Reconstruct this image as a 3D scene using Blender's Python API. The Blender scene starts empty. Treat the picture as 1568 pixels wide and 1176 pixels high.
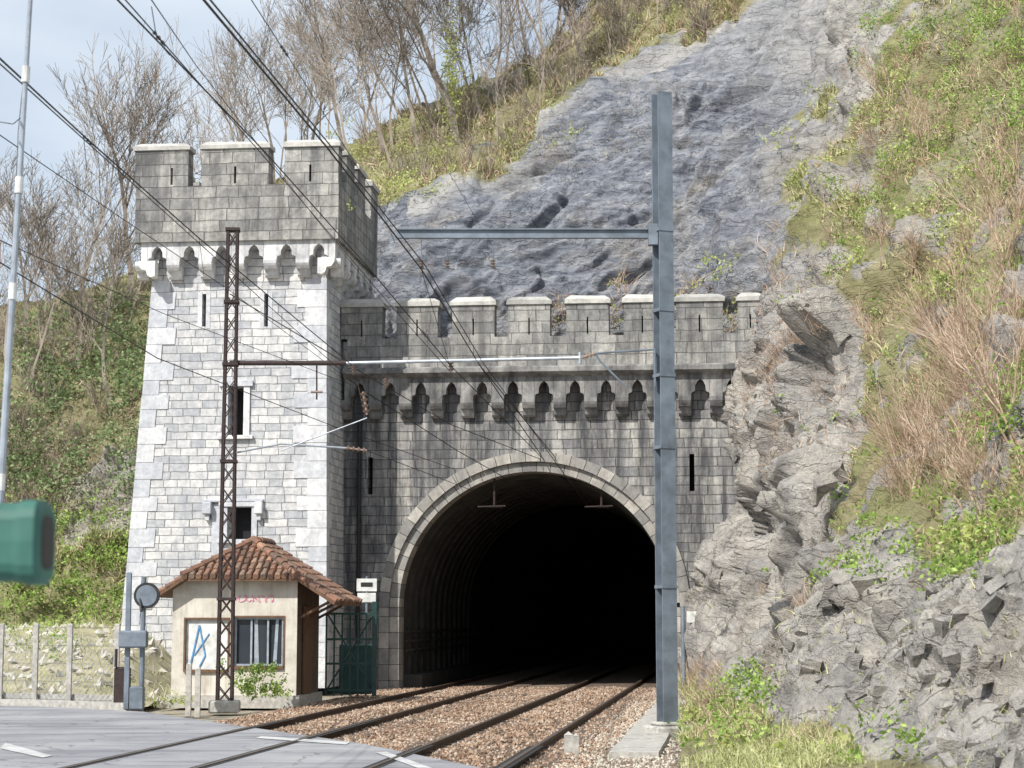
import bpy, math, random
import numpy as np
from mathutils import Vector, Matrix
random.seed(7); rng=np.random.default_rng(7)
sc=bpy.context.scene
# ------------------------------------------------------------------ camera
F=3000.0; CX,CY=784.0,588.0; PITCH=math.atan(362/3000.0); EYE=1.7
cam=bpy.data.cameras.new("camera"); co=bpy.data.objects.new("camera",cam); sc.collection.objects.link(co)
co.location=(0,0,EYE); co.rotation_euler=(math.pi/2+PITCH,0,0)
cam.sensor_width=36; cam.lens=36*F/1568; cam.clip_end=3000; cam.clip_start=0.1
cam.dof.use_dof=True; cam.dof.focus_distance=46; cam.dof.aperture_fstop=5.0
sc.camera=co
sc.view_settings.view_transform='Standard'; sc.view_settings.look='None'; sc.view_settings.exposure=0
# photogrammetry of the place: a sight line (u,v) met with a vertical plane at distance Y
cp,sp=math.cos(PITCH),math.sin(PITCH)
def rayd(u,v):
    return Vector((u-CX, F*cp-(CY-v)*sp, F*sp+(CY-v)*cp))
def at(u,v,Y):
    d=rayd(u,v); t=Y/d.y; return Vector((d.x*t,Y,EYE+d.z*t))
ROT=math.radians(-6.0)
def make_frame(u,Y):
    p=at(u,950,Y); return Vector((p.x,Y,0))
O=make_frame(500,50)
c6,s6=math.cos(ROT),math.sin(ROT)
EX=Vector((c6,s6,0)); EY=Vector((-s6,c6,0))
def bl(u,v,d,OO=None):
    OO=OO or O
    r=rayd(u,v); C=Vector((0,0,EYE))
    t=((OO+EY*d-C).dot(EY))/r.dot(EY)
    p=C+r*t-OO
    return p.dot(EX),p.z
# ------------------------------------------------------------------ materials
def S(r,g,b):
    f=lambda c:(c/12.92 if c<=0.04045 else ((c+0.055)/1.055)**2.4)
    return (f(r/255),f(g/255),f(b/255),1)
class NM:
    def __init__(s,name):
        s.m=bpy.data.materials.new(name); s.m.use_nodes=True; s.t=s.m.node_tree; s.n=s.t.nodes; s.l=s.t.links
        s.b=s.n['Principled BSDF']; s.b.inputs['Roughness'].default_value=0.85
    def add(s,typ,**kw):
        n=s.n.new(typ)
        for k,v in kw.items(): setattr(n,k,v)
        return n
    def link(s,a,b): s.l.new(a,b)
    def put(s,inp,v):
        if isinstance(v,bpy.types.NodeSocket): s.l.new(v,inp)
        else: inp.default_value=v
    def noise(s,vec,scale,detail=4,rough=.6,dist=0):
        n=s.add('ShaderNodeTexNoise'); n.inputs['Scale'].default_value=scale; n.inputs['Detail'].default_value=detail
        n.inputs['Roughness'].default_value=rough; n.inputs['Distortion'].default_value=dist
        if vec is not None: s.link(vec,n.inputs['Vector'])
        return n.outputs['Fac']
    def ramp(s,fac,stops):
        n=s.add('ShaderNodeValToRGB'); cr=n.color_ramp
        while len(cr.elements)<len(stops): cr.elements.new(.5)
        for e,(p,c) in zip(cr.elements,stops):
            e.position=p; e.color=c if hasattr(c,'__len__') else (c,c,c,1)
        s.link(fac,n.inputs['Fac']); return n.outputs['Color']
    def mix(s,fac,a,b,mode='MIX'):
        n=s.add('ShaderNodeMix',data_type='RGBA',blend_type=mode)
        s.put(n.inputs[0],fac); s.put(n.inputs[6],a); s.put(n.inputs[7],b); return n.outputs[2]
    def math(s,op,a,b=0.0):
        n=s.add('ShaderNodeMath',operation=op); s.put(n.inputs[0],a); s.put(n.inputs[1],b); return n.outputs[0]
    def vmul(s,vec,v):
        n=s.add('ShaderNodeVectorMath',operation='MULTIPLY'); s.link(vec,n.inputs[0]); n.inputs[1].default_value=v; return n.outputs[0]
    def bump(s,h,strength=.5,dist=.02,prev=None):
        n=s.add('ShaderNodeBump'); n.inputs['Strength'].default_value=strength; n.inputs['Distance'].default_value=dist
        s.link(h,n.inputs['Height'])
        if prev is not None: s.link(prev,n.inputs['Normal'])
        return n.outputs['Normal']
    def obj(s): return s.add('ShaderNodeTexCoord').outputs['Object']
    def uv(s): return s.add('ShaderNodeTexCoord').outputs['UV']
    def isl(s): return s.add('ShaderNodeNewGeometry').outputs['Random Per Island']
    def fin(s,col,nor=None,rough=None,metal=None,spec=None):
        s.put(s.b.inputs['Base Color'],col)
        if nor is not None: s.link(nor,s.b.inputs['Normal'])
        if rough is not None: s.put(s.b.inputs['Roughness'],rough)
        if metal is not None: s.b.inputs['Metallic'].default_value=metal
        if spec is not None: s.b.inputs['Specular IOR Level'].default_value=spec
        return s.m
def masonry(name,dark,light,mortar,bw,bh,stain,stainlo,stainhi,msize=.012,streak=(1.1,1.1,.28),warm=None,streaks=0,slo=.45,shi=.64):
    k=NM(name); uv=k.uv(); ob=k.obj()
    wn=k.add('ShaderNodeTexNoise'); wn.inputs['Scale'].default_value=2.2; wn.inputs['Detail'].default_value=2; k.link(uv,wn.inputs['Vector'])
    w=k.add('ShaderNodeVectorMath',operation='MULTIPLY_ADD'); k.link(wn.outputs['Color'],w.inputs[0]); w.inputs[1].default_value=(.08,.06,0); k.link(uv,w.inputs[2])
    sep=k.add('ShaderNodeSeparateXYZ'); k.link(w.outputs[0],sep.inputs[0])
    row=k.math('FLOOR',k.math('DIVIDE',sep.outputs[1],bh))
    wh=k.add('ShaderNodeTexWhiteNoise',noise_dimensions='1D'); k.link(row,wh.inputs['W'])
    sx=k.math('ADD',k.math('MULTIPLY',sep.outputs[0],k.math('ADD',k.math('MULTIPLY',wh.outputs[0],.7),.65)),k.math('MULTIPLY',wh.outputs[0],7.0))
    cmb=k.add('ShaderNodeCombineXYZ'); k.link(sx,cmb.inputs[0]); k.link(sep.outputs[1],cmb.inputs[1])
    br=k.add('ShaderNodeTexBrick'); br.inputs['Scale'].default_value=1; br.inputs['Brick Width'].default_value=bw; br.inputs['Row Height'].default_value=bh
    br.inputs['Mortar Size'].default_value=msize; br.inputs['Mortar Smooth'].default_value=.4
    br.inputs['Color1'].default_value=dark; br.inputs['Color2'].default_value=light; br.inputs['Mortar'].default_value=mortar
    k.link(cmb.outputs[0],br.inputs['Vector'])
    n1=k.noise(ob,7,6,.72); n2=k.noise(ob,.7,4,.6)
    col=k.mix(1.0,br.outputs['Color'],k.ramp(n1,[(.3,(.66,.66,.66,1)),(.62,(1.10,1.09,1.07,1))]),'MULTIPLY')
    col=k.mix(1.0,col,k.ramp(n2,[(.3,(.76,.77,.79,1)),(.65,(1.08,1.07,1.04,1))]),'MULTIPLY')
    if warm: col=k.mix(k.ramp(k.noise(ob,1.9,5,.7),[(.5,0.0),(.72,.5)]),col,warm)
    st=k.noise(k.vmul(ob,streak),1.3,6,.75,.3)
    col=k.mix(k.ramp(st,[(stainlo,0.0),(stainhi,.9)]),col,stain)
    if streaks:
        s2=k.noise(k.vmul(ob,(3.2,3.2,.16)),1.1,6,.7,.1)
        col=k.mix(k.ramp(s2,[(slo,0.0),(shi,streaks)]),col,stain)
    h=k.math('ADD',k.math('MULTIPLY',br.outputs['Fac'],-1.0),k.math('MULTIPLY',n1,1.0))
    return k.fin(col,k.bump(h,.9,.03),.9)
M={}
M['tower']=masonry('pale_limestone_masonry',S(186,188,193),S(230,228,226),S(138,139,142),.42,.205,S(146,150,158),.50,.80,.010,(1.1,1.1,.4),None,.4,.48,.7)
M['grey']=masonry('weathered_parapet_masonry',S(146,145,143),S(192,190,185),S(110,109,107),.62,.30,S(78,78,79),.44,.68,.010,(.9,.9,.5),S(168,164,152),.6)
M['portal']=masonry('grey_portal_masonry',S(146,146,147),S(196,193,188),S(98,97,96),.55,.25,S(66,67,70),.41,.64,.012,(1.4,1.4,.22),S(168,158,144),.85,.43,.62)
def blockmat(name,a,b,st,lo=.5,hi=.8):
    k=NM(name); ob=k.obj(); r=k.isl()
    col=k.mix(r,a,b); n=k.noise(ob,6,6,.7)
    col=k.mix(1.0,col,k.ramp(n,[(.3,(.72,.72,.73,1)),(.65,(1.1,1.1,1.08,1))]),'MULTIPLY')
    s2=k.noise(k.vmul(ob,(1,1,.35)),1.6,6,.7)
    col=k.mix(k.ramp(s2,[(lo,0.0),(hi,.85)]),col,st)
    return k.fin(col,k.bump(n,.7,.03),.88)
M['quoin']=blockmat('dressed_quoin_stone',S(192,194,200),S(226,225,225),S(150,154,163),.46,.8)
M['corbw']=blockmat('white_corbel_stone',S(200,200,202),S(232,230,227),S(104,106,110),.48,.74)
M['corbg']=blockmat('grey_corbel_stone',S(134,134,134),S(182,179,174),S(60,60,61),.36,.62)
M['vouss']=blockmat('voussoir_stone',S(140,138,135),S(194,188,178),S(82,80,79),.44,.76)
M['cap']=blockmat('coping_stone',S(166,165,160),S(202,199,192),S(108,107,104),.48,.8)
def simple(name,col,rough=.6,metal=0,nz=None,bumps=0,sp=None):
    k=NM(name); ob=k.obj(); n=k.noise(ob,nz or 8,5,.65)
    c2=tuple(x*.6 for x in col[:3])+(1,); c3=tuple(min(1,x*1.15) for x in col[:3])+(1,)
    c=k.ramp(n,[(.3,c2),(.65,c3)])
    return k.fin(c,k.bump(n,bumps,.01) if bumps else None,rough,metal,sp)
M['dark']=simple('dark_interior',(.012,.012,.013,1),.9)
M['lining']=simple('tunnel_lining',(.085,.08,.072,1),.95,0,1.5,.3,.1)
M['galv']=simple('galvanised_steel',S(120,130,140),.6,.2,3)
M['galvl']=simple('light_steel_tube',S(168,176,184),.5,.3,5)
M['rust']=simple('rusty_brown_steel',S(62,50,48),.8,.1,14,.3)
M['rail']=simple('rusted_rail_steel',S(84,64,52),.7,.2,20)
M['railtop']=simple('worn_rail_head',S(120,108,98),.45,.6,10)
M['wire']=simple('catenary_wire',S(34,34,38),.6,.2,30)
M['insul']=simple('insulator_porcelain',S(150,130,118),.35,0,20)
M['conc']=simple('concrete',S(182,178,170),.9,0,10,.4)
k=NM('hut_render'); ob=k.obj(); n=k.noise(ob,1.6,6,.7); c=k.ramp(n,[(.3,S(176,168,154)),(.6,S(216,210,198))])
s2=k.noise(k.vmul(ob,(4,4,.4)),1.2,6,.7); c=k.mix(k.ramp(s2,[(.5,0.0),(.75,.6)]),c,S(132,122,108)); M['plaster']=k.fin(c,k.bump(n,.2,.01),.92)
k=NM('roof_tile'); r=k.isl(); c=k.ramp(r,[(0,S(96,72,60)),(.45,S(146,104,84)),(.8,S(176,138,112)),(1,S(128,118,104))]); n=k.noise(k.obj(),5,6)
c=k.mix(k.ramp(n,[(.4,0.0),(.62,.8)]),c,S(100,88,78)); M['tile']=k.fin(c,k.bump(n,.4,.01),.9)
M['wood']=simple('weathered_wood',S(112,84,62),.8,0,12,.3)
M['whitep']=simple('white_paint',S(222,222,218),.6,0,4)
M['bluep']=simple('blue_paint',S(90,150,195),.6,0,9)
M['pink']=simple('pink_spray_paint',S(224,140,172),.7,0,9)
M['greenp']=simple('dark_green_paint',S(38,74,68),.45,.1,6)
M['teal']=simple('green_enamel',S(58,110,97),.6,0,3)
M['black']=simple('black_rubber',(.02,.02,.02,1),.6)
M['sleeper']=simple('railway_sleeper',S(108,94,82),.9,0,12,.4)
k=NM('window_glass'); M['glass']=k.fin(S(52,58,64),None,.12)
k=NM('bark'); n=k.noise(k.obj(),3,4); M['bark']=k.fin(k.ramp(n,[(.3,S(96,86,78)),(.7,S(164,154,142))]),None,.95)
k=NM('far_bark'); n=k.noise(k.obj(),.6,4); M['bark2']=k.fin(k.ramp(n,[(.3,S(122,110,100)),(.7,S(174,162,148))]),None,.95)
def leafmat(name,stops,scale=.5,trans=True):
    k=NM(name); ob=k.obj(); n=k.noise(ob,scale,3,.65); r=k.isl()
    f=k.math('ADD',k.math('MULTIPLY',n,.6),k.math('MULTIPLY',r,.42))
    col=k.ramp(f,stops)
    k.fin(col,None,.8,None,.1)
    if trans:
        tr=k.add('ShaderNodeBsdfTranslucent'); k.link(col,tr.inputs['Color'])
        mx=k.add('ShaderNodeMixShader'); mx.inputs[0].default_value=.35
        out=k.n['Material Output']; k.link(k.b.outputs[0],mx.inputs[1]); k.link(tr.outputs[0],mx.inputs[2]); k.link(mx.outputs[0],out.inputs['Surface'])
    return k.m
M['leafg']=leafmat('spring_green_leaves',[(.2,S(92,120,58)),(.5,S(146,174,88)),(.8,S(198,214,132))],.8)
M['leafd']=leafmat('ivy_leaves',[(.2,S(80,100,66)),(.5,S(132,154,104)),(.8,S(186,198,152))],.5)
M['leafy']=leafmat('young_yellow_leaves',[(.2,S(140,148,84)),(.5,S(184,192,116)),(.8,S(214,218,156))],.5)
M['leafr']=leafmat('reddish_leaves',[(.2,S(148,104,86)),(.5,S(194,150,124)),(.8,S(216,184,156))],.7)
M['leafb']=leafmat('dry_buds',[(.2,S(128,116,100)),(.5,S(166,154,130)),(.8,S(196,188,160))],.7)
M['grass']=leafmat('grass_blades',[(.2,S(128,136,86)),(.5,S(172,176,120)),(.8,S(210,208,164))],.35,False)
M['dry']=leafmat('dry_brush',[(.2,S(132,108,92)),(.5,S(182,156,134)),(.8,S(214,198,176))],.7,False)
# ------------------------------------------------------------------ mesh builder
def link(o,parent=None):
    sc.collection.objects.link(o)
    if parent: o.parent=parent
    return o
def empty(name,loc=(0,0,0),rz=0):
    e=bpy.data.objects.new(name,None); e.location=loc; e.rotation_euler=(0,0,rz); e.empty_display_size=.3; return link(e)
class MB:
    def __init__(s): s.v=[];s.f=[];s.mi=[];s.T=None;s.m=0
    def add(s,vs,fs,m=None):
        b=len(s.v)
        s.v+= [tuple(s.T(*p)) if s.T else tuple(p) for p in vs]
        s.f+= [tuple(b+i for i in f) for f in fs]; s.mi+=[s.m if m is None else m]*len(fs)
    def box(s,x0,x1,y0,y1,z0,z1,m=None):
        s.add([(x0,y0,z0),(x1,y0,z0),(x1,y1,z0),(x0,y1,z0),(x0,y0,z1),(x1,y0,z1),(x1,y1,z1),(x0,y1,z1)],
              [(0,3,2,1),(4,5,6,7),(0,1,5,4),(1,2,6,5),(2,3,7,6),(3,0,4,7)],m)
    def rbox(s,x0,x1,y0,y1,z0,z1,b=.02,m=None):
        vs=[];
        for z,i in ((z0,b),(z0+b,0),(z1-b,0),(z1,b)):
            vs+=[(x0+i,y0+i,z),(x1-i,y0+i,z),(x1-i,y1-i,z),(x0+i,y1-i,z)]
        fs=[(0,3,2,1),(12,13,14,15)]
        for k in range(3):
            for j in range(4):
                a=k*4+j; c=k*4+(j+1)%4; fs.append((a,c,c+4,a+4))
        s.add(vs,fs,m)
    def quad(s,a,b,c,d,m=None): s.add([a,b,c,d],[(0,1,2,3)],m)
    def prism_x(s,poly,x0,x1,m=None):
        n=len(poly); vs=[(x0,y,z) for y,z in poly]+[(x1,y,z) for y,z in poly]
        fs=[tuple(range(n-1,-1,-1)),tuple(range(n,2*n))]+[(i,(i+1)%n,(i+1)%n+n,i+n) for i in range(n)]
        s.add(vs,fs,m)
    def tube(s,p0,p1,r0,r1=None,n=8,m=None):
        p0=Vector(p0);p1=Vector(p1); r1=r0 if r1 is None else r1
        d=(p1-p0).normalized(); a=d.orthogonal().normalized(); b=d.cross(a)
        vs=[];
        for p,r in ((p0,r0),(p1,r1)):
            for i in range(n):
                t=2*math.pi*i/n; vs.append(p+a*math.cos(t)*r+b*math.sin(t)*r)
        s.add(vs,[(i,(i+1)%n,(i+1)%n+n,i+n) for i in range(n)]+[tuple(range(n-1,-1,-1)),tuple(range(n,2*n))],m)
    def path(s,pts,r,n=6,m=None):
        for a,b in zip(pts[:-1],pts[1:]): s.tube(a,b,r,r,n,m)
    def insulator(s,p0,p1,r=.07,nd=5,m=None):
        p0=Vector(p0);p1=Vector(p1); s.tube(p0,p1,r*.35,n=8,m=m)
        for i in range(nd):
            a=p0.lerp(p1,(i+.25)/nd); b=p0.lerp(p1,(i+.65)/nd); s.tube(a,b,r,r*.5,10,m)
    def wall(s,x0,x1,z0,z1,y,holes,depth,xl=None,xr=None,m=None,md=None,extra_z=()):
        xs=sorted(set([x0,x1]+[h[0] for h in holes]+[h[1] for h in holes])); zs=sorted(set([z0,z1]+[h[2] for h in holes]+[h[3] for h in holes]+list(extra_z)))
        def mx(x,z):
            if x==x0 and xl: return xl(z)
            if x==x1 and xr: return xr(z)
            return x
        for i in range(len(xs)-1):
            for j in range(len(zs)-1):
                cx=(xs[i]+xs[i+1])/2; cz=(zs[j]+zs[j+1])/2
                if any(h[0]<cx<h[1] and h[2]<cz<h[3] for h in holes): continue
                a,b=xs[i],xs[i+1]; c,d=zs[j],zs[j+1]
                s.quad((mx(a,c),y,c),(mx(b,c),y,c),(mx(b,d),y,d),(mx(a,d),y,d),m)
        for a,b,c,d in holes:
            Y=y+depth
            s.quad((a,y,c),(a,Y,c),(a,Y,d),(a,y,d),m); s.quad((b,Y,c),(b,y,c),(b,y,d),(b,Y,d),m)
            s.quad((a,Y,d),(b,Y,d),(b,y,d),(a,y,d),m); s.quad((a,y,c),(b,y,c),(b,Y,c),(a,Y,c),m)
            s.quad((a,Y,c),(b,Y,c),(b,Y,d),(a,Y,d),md)
    def build(s,name,mats,parent=None,smooth=False):
        me=bpy.data.meshes.new(name); me.from_pydata(s.v,[],s.f)
        for m in mats: me.materials.append(M[m] if isinstance(m,str) else m)
        me.polygons.foreach_set('material_index',s.mi)
        if smooth: me.polygons.foreach_set('use_smooth',[True]*len(s.f))
        uvl=me.uv_layers.new(name='UVMap'); nl=len(me.loops); uv=np.zeros((nl,2))
        for p in me.polygons:
            n=p.normal; ax=abs(n.x);ay=abs(n.y);az=abs(n.z)
            for li in p.loop_indices:
                c=me.vertices[me.loops[li].vertex_index].co
                uv[li]=(c.x,c.z) if (ay>=ax and ay>=az) else ((c.y+3.3,c.z) if ax>=az else (c.x,c.y))
        uvl.data.foreach_set('uv',uv.ravel()); me.update()
        return link(bpy.data.objects.new(name,me),parent)
def bulk(name,V,Fc,mats,parent=None,smooth=False):
    me=bpy.data.meshes.new(name); V=np.asarray(V,dtype=np.float32); Fc=np.asarray(Fc,dtype=np.int32); k=Fc.shape[1]
    me.vertices.add(len(V)); me.vertices.foreach_set('co',V.ravel())
    me.loops.add(Fc.size); me.loops.foreach_set('vertex_index',Fc.ravel())
    me.polygons.add(len(Fc)); me.polygons.foreach_set('loop_start',np.arange(0,Fc.size,k,dtype=np.int32)); me.polygons.foreach_set('loop_total',np.full(len(Fc),k,dtype=np.int32))
    for m in mats: me.materials.append(M[m] if isinstance(m,str) else m)
    me.update(calc_edges=True); me.polygons.foreach_set('use_smooth',np.full(len(Fc),smooth)); me.validate()
    return link(bpy.data.objects.new(name,me),parent)
# ------------------------------------------------------------------ corbel table
def corbels(mb,x0,x1,n,zt,zb,yf,yw,mp=0,md=1):
    w=(x1-x0)/n; h=zt-zb; zs=zb+.36*h
    for i in range(n):
        a=x0+i*w; b=a+w; c=(a+b)/2
        arch=[(-.29,.36),(-.31,.46),(-.27,.56),(-.19,.58),(-.17,.60),(-.165,.72),(-.10,.83),(0,.90)]
        arch=arch+[(-x,z) for x,z in arch[-2::-1]]
        pts=[(a,zs)]+[(c+x*w,zb+z*h) for x,z in arch]+[(b,zs)]
        for (xa,za),(xb,zb2) in zip(pts[:-1],pts[1:]):
            if xb>xa+1e-6: mb.quad((xa,yf,za),(xb,yf,zb2),(xb,yf,zt),(xa,yf,zt),mp)
            mb.quad((xa,yf,za),(xa,yw,za),(xb,yw,zb2),(xb,yf,zb2),mp)
    for i in range(n+1):
        a=x0+i*w; hw=.2*w; d=yw-yf
        if i in (0,n): hw*=.9
        prof=[(yw,zb+.02),(yw-.3*d,zb),(yw-.48*d,zb+.06*h),(yw-.55*d,zb+.18*h),(yw-.6*d,zb+.2*h),(yw-.85*d,zb+.22*h),(yw-.98*d,zb+.30*h),(yf-.02,zb+.36*h+.001),(yf-.02,zb+.46*h),(yw,zb+.46*h)]
        mb.prism_x(prof,a-hw,a+hw,mp)
# ------------------------------------------------------------------ TOWER
tower=empty('castle_tower',O,ROT)
xLb,zLb=bl(190,925,0); xLt,zLt=bl(235,428,0); xRt,_=bl(499,430,0); D=5.0
z1=bl(300,372,-.3)[1]
zc=bl(300,428,-.1)[1]
sl=(xLt-xLb)/(zLt-zLb)
XL=lambda z:xLb+sl*(z-zLb)
XR=lambda z:xRt*(z/zc)
def hole(u0,v0,u1,v1,d=0):
    a,z_1=bl(u0,v1,d); b,z_2=bl(u1,v0,d); return (a,b,z_1,z_2)
mb=MB()
holes=[hole(309,450,316,500),hole(404,450,411,500),hole(349,592,374,667),hole(348,776,386,826)]
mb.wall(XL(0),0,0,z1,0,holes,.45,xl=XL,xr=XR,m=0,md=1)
zt=z1
mb.quad((XR(0),0,0),(XR(0),D,0),(XR(zt),D,zt),(XR(zt),0,zt),0)
mb.quad((XL(0),D,0),(XL(0),0,0),(XL(zt),0,zt),(XL(zt),D,zt),0)
mb.quad((XR(0),D,0),(XL(0),D,0),(XL(zt),D,zt),(XR(zt),D,zt),0)
mb.build('walls',['tower','dark'],tower)
mb=MB(); z=0.0; i=0
while z<zc-.05:
    h=random.uniform(.36,.50); z2=min(z+h,zc)
    lw=(.62 if i%2 else .36)*random.uniform(.88,1.12); lw2=.36 if i%2 else .66
    g=.006; zz=z+g; zy=z2-g; e=.018+random.uniform(0,.012)
    xl0,xl1=XL(zz),XL(zy); xr0,xr1=XR(zz),XR(zy)
    def pr(a0,a1,b0,b1,y0,y1):
        mb.add([(a0,y0,zz),(b0,y0,zz),(b0,y1,zz),(a0,y1,zz),(a1,y0,zy),(b1,y0,zy),(b1,y1,zy),(a1,y1,zy)],
              [(0,3,2,1),(4,5,6,7),(0,1,5,4),(1,2,6,5),(2,3,7,6),(3,0,4,7)])
    pr(xl0-e,xl1-e,xl0+lw*1.15,xl1+lw*1.15,-e,lw2)
    pr(xr0-lw*1.35,xr1-lw*1.35,xr0+e,xr1+e,-e,lw2*.9)
    z=z2;i+=1
mb.build('quoins',['quoin'],tower)
mb=MB()
def trim(h,t,lint,sill=True):
    a,b,c,d=h
    mb.rbox(a-t,a+.0,-.05,.05,c,d,.008); mb.rbox(b-.0,b+t,-.05,.05,c,d,.008)
    mb.rbox(a-t-.08,b+t+.08,-.09,.05,d,d+lint,.01)
    if sill: mb.rbox(a-t-.1,b+t+.1,-.12,.05,c-.1,c,.01)
trim(holes[2],.16,.16); trim(holes[3],.14,.12)
a,b,c,d=holes[3]
mb.rbox(a-.62,a-.40,-.22,.02,d-.2,d+.12,.03); mb.rbox(a-.56,a-.46,-.14,.02,d-.36,d-.2,.02)
mb.rbox(b+.10,b+.30,-.22,.02,d-.2,d+.12,.03); mb.rbox(b+.15,b+.25,-.14,.02,d-.36,d-.2,.02)
mb.rbox(a-.62,b+.30,-.1,.02,d+.125,d+.2,.01)
mb.rbox(a-.40,a-.141,-.03,.02,c-.5,d,.01)
mb.rbox((a+b)/2-.1,(a+b)/2+.2,-.2,.02,c-.32,c-.1,.03)
for h in holes[:2]:
    a,b,c,d=h; mb.rbox(a-.11,a-.001,-.012,.02,c-.06,d+.06,.004); mb.rbox(b+.001,b+.11,-.012,.02,c-.06,d+.06,.004)
mb.build('window_surrounds',['quoin'],tower)
ov=.42
xa=bl(216,395,-ov)[0]; xb=bl(513,395,-ov)[0]
mb=MB()
corbels(mb,xa,xb,6,z1+.0,zc-.0,-ov,0.0)
mb.T=lambda a,y,z:(-y+xb-ov,a,z)
corbels(mb,-ov,D+.2,6,z1,zc,-ov,0.0)
mb.T=lambda a,y,z:(y+xa+ov,-a+D,z)
corbels(mb,0,D+ov,6,z1,zc,-ov,0.0)
mb.build('corbel_table',['corbw'],tower)
xa2=bl(207,330,-ov-.1)[0]; xb2=bl(518,330,-ov-.1)[0]; ya=-ov-.1; yb=D+.3
zs_=bl(300,285,ya)[1]; zm=bl(300,229,ya)[1]; zk=bl(300,217,ya)[1]
mb=MB(); th=.5
mb.box(xa2,xb2,ya,ya+th,z1,zs_); mb.box(xb2-th,xb2,ya+th,yb-th,z1,zs_); mb.box(xa2,xa2+th,ya+th,yb-th,z1,zs_); mb.box(xa2,xb2,yb-th,yb,z1,zs_)
mb.box(xa2+th,xb2-th,ya+th,yb-th,z1,z1+.3)
caps=MB()
def merlon(mbx,cx0,cx1,yy0,yy1,zz0,zz1,zz2,slit=None,sw=.03):
    mbx.wall(cx0,cx1,zz0,zz1,yy0,[(slit-sw,slit+sw,zz0+.05,zz0+.5)] if slit is not None else [],.3,m=0,md=1)
    t=mbx
    t.quad((cx1,yy0,zz0),(cx1,yy1,zz0),(cx1,yy1,zz1),(cx1,yy0,zz1)); t.quad((cx0,yy1,zz0),(cx0,yy0,zz0),(cx0,yy0,zz1),(cx0,yy1,zz1))
    t.quad((cx1,yy1,zz0),(cx0,yy1,zz0),(cx0,yy1,zz1),(cx1,yy1,zz1))
    o=.05
    caps.T=mbx.T
    jj=[random.uniform(-.018,.018) for _ in range(8)]
    caps.add([(cx0-o,yy0-o,zz1),(cx1+o,yy0-o,zz1),(cx1+o,yy1+o,zz1),(cx0-o,yy1+o,zz1),(cx0-o+jj[0],yy0-o,zz1+.11+jj[1]),(cx1+o+jj[2],yy0-o,zz1+.11+jj[3]),(cx1+o,yy1+o,zz1+.12),(cx0-o,yy1+o,zz1+.12),
       (cx0+.1,yy0+.1,zz2+jj[4]),(cx1-.1,yy0+.1,zz2+jj[5]),(cx1-.1,yy1-.1,zz2),(cx0+.1,yy1-.1,zz2)],
       [(0,3,2,1),(0,1,5,4),(1,2,6,5),(2,3,7,6),(3,0,4,7),(4,5,9,8),(5,6,10,9),(6,7,11,10),(7,4,8,11),(8,9,10,11)])
U=lambda u:bl(u,260,ya)[0]
for u0,u1,us_ in ((207,288,263),(309,411,360),(436,518,475)):
    merlon(mb,U(u0),U(u1),ya,ya+th,zs_,zm,zk,U(us_))
mb.T=lambda a,y,z:(-y+xb2,a,z)
for a0,a1 in ((ya+th+.55,ya+th+.55+1.15),(ya+th+2.15,ya+th+3.3),(yb-1.1,yb)):
    merlon(mb,a0,a1,0,th,zs_,zm,zk)
mb.T=lambda a,y,z:(y+xa2,-a+D,z)
for a0,a1 in ((.2,1.3),(1.8,3.0),(3.6,4.6)): merlon(mb,a0,a1,0,th,zs_,zm,zk)
mb.T=None
for a0,a1 in ((xa2,xa2+1.4),(xa2+2,xa2+3.4)): merlon(mb,a0,a1,yb-th,yb,zs_,zm,zk)
mb.build('parapet',['grey','dark'],tower); caps.T=None; caps.build('merlon_copings',['cap'],tower)
# ------------------------------------------------------------------ PORTAL
portal=empty('tunnel_portal',O,ROT)
PY=2.4
B=lambda u,v,d=PY:bl(u,v,d)
cxp,czp=B(817,930); Ro=(B(1049,930)[0]-B(585,930)[0])/2; Ri=Ro-.40
xe=B(1165,600)[0]+1.2
zcb=B(800,640)[1]; zct=B(800,580)[1]
mb=MB()
slL=hole(563,700,571,757,PY); slR=hole(1056,695,1063,752,PY)
mb.wall(-.6,cxp-Ro,-.3,zct,PY,[slL],.5,m=0,md=1,extra_z=(czp,))
mb.wall(cxp+Ro,xe,-.3,zct,PY,[slR],.5,m=0,md=1,extra_z=(czp,))
N=48
for i in range(N):
    t0=math.pi-math.pi*i/N; t1=math.pi-math.pi*(i+1)/N
    x0,x1=cxp+Ro*math.cos(t0),cxp+Ro*math.cos(t1); a0,a1=czp+Ro*math.sin(t0),czp+Ro*math.sin(t1)
    mb.quad((x0,PY,a0),(x1,PY,a1),(x1,PY,zct),(x0,PY,zct))
mb.build('wall',['portal','dark'],portal)
mb=MB(); nb=31
def arcblock(R0,R1,t0,t1,y0,y1,sub=3):
    vs=[]; 
    for j in range(sub+1):
        t=t0+(t1-t0)*j/sub
        for R in (R0,R1):
            for y in (y0,y1): vs.append((cxp+R*math.cos(t),y,czp+R*math.sin(t)))
    fs=[]
    for j in range(sub):
        a=j*4; b=a+4
        fs+=[(a,b,b+2,a+2),(a+1,a+3,b+3,b+1),(a,a+1,b+1,b),(a+2,b+2,b+3,a+3)]
    fs+=[(0,2,3,1),(sub*4,sub*4+1,sub*4+3,sub*4+2)]
    mb.add(vs,fs)
for i in range(nb):
    g=.002; t0=math.pi*i/nb+g; t1=math.pi*(i+1)/nb-g
    arcblock(Ro-.16,Ro+.10,t0,t1,PY-.09,PY+.5); 
    arcblock(Ri-.02,Ro-.165,t0+.03,t1+.03 if i<nb-1 else t1,PY+.02,PY+.8)
z=-.3
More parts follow.
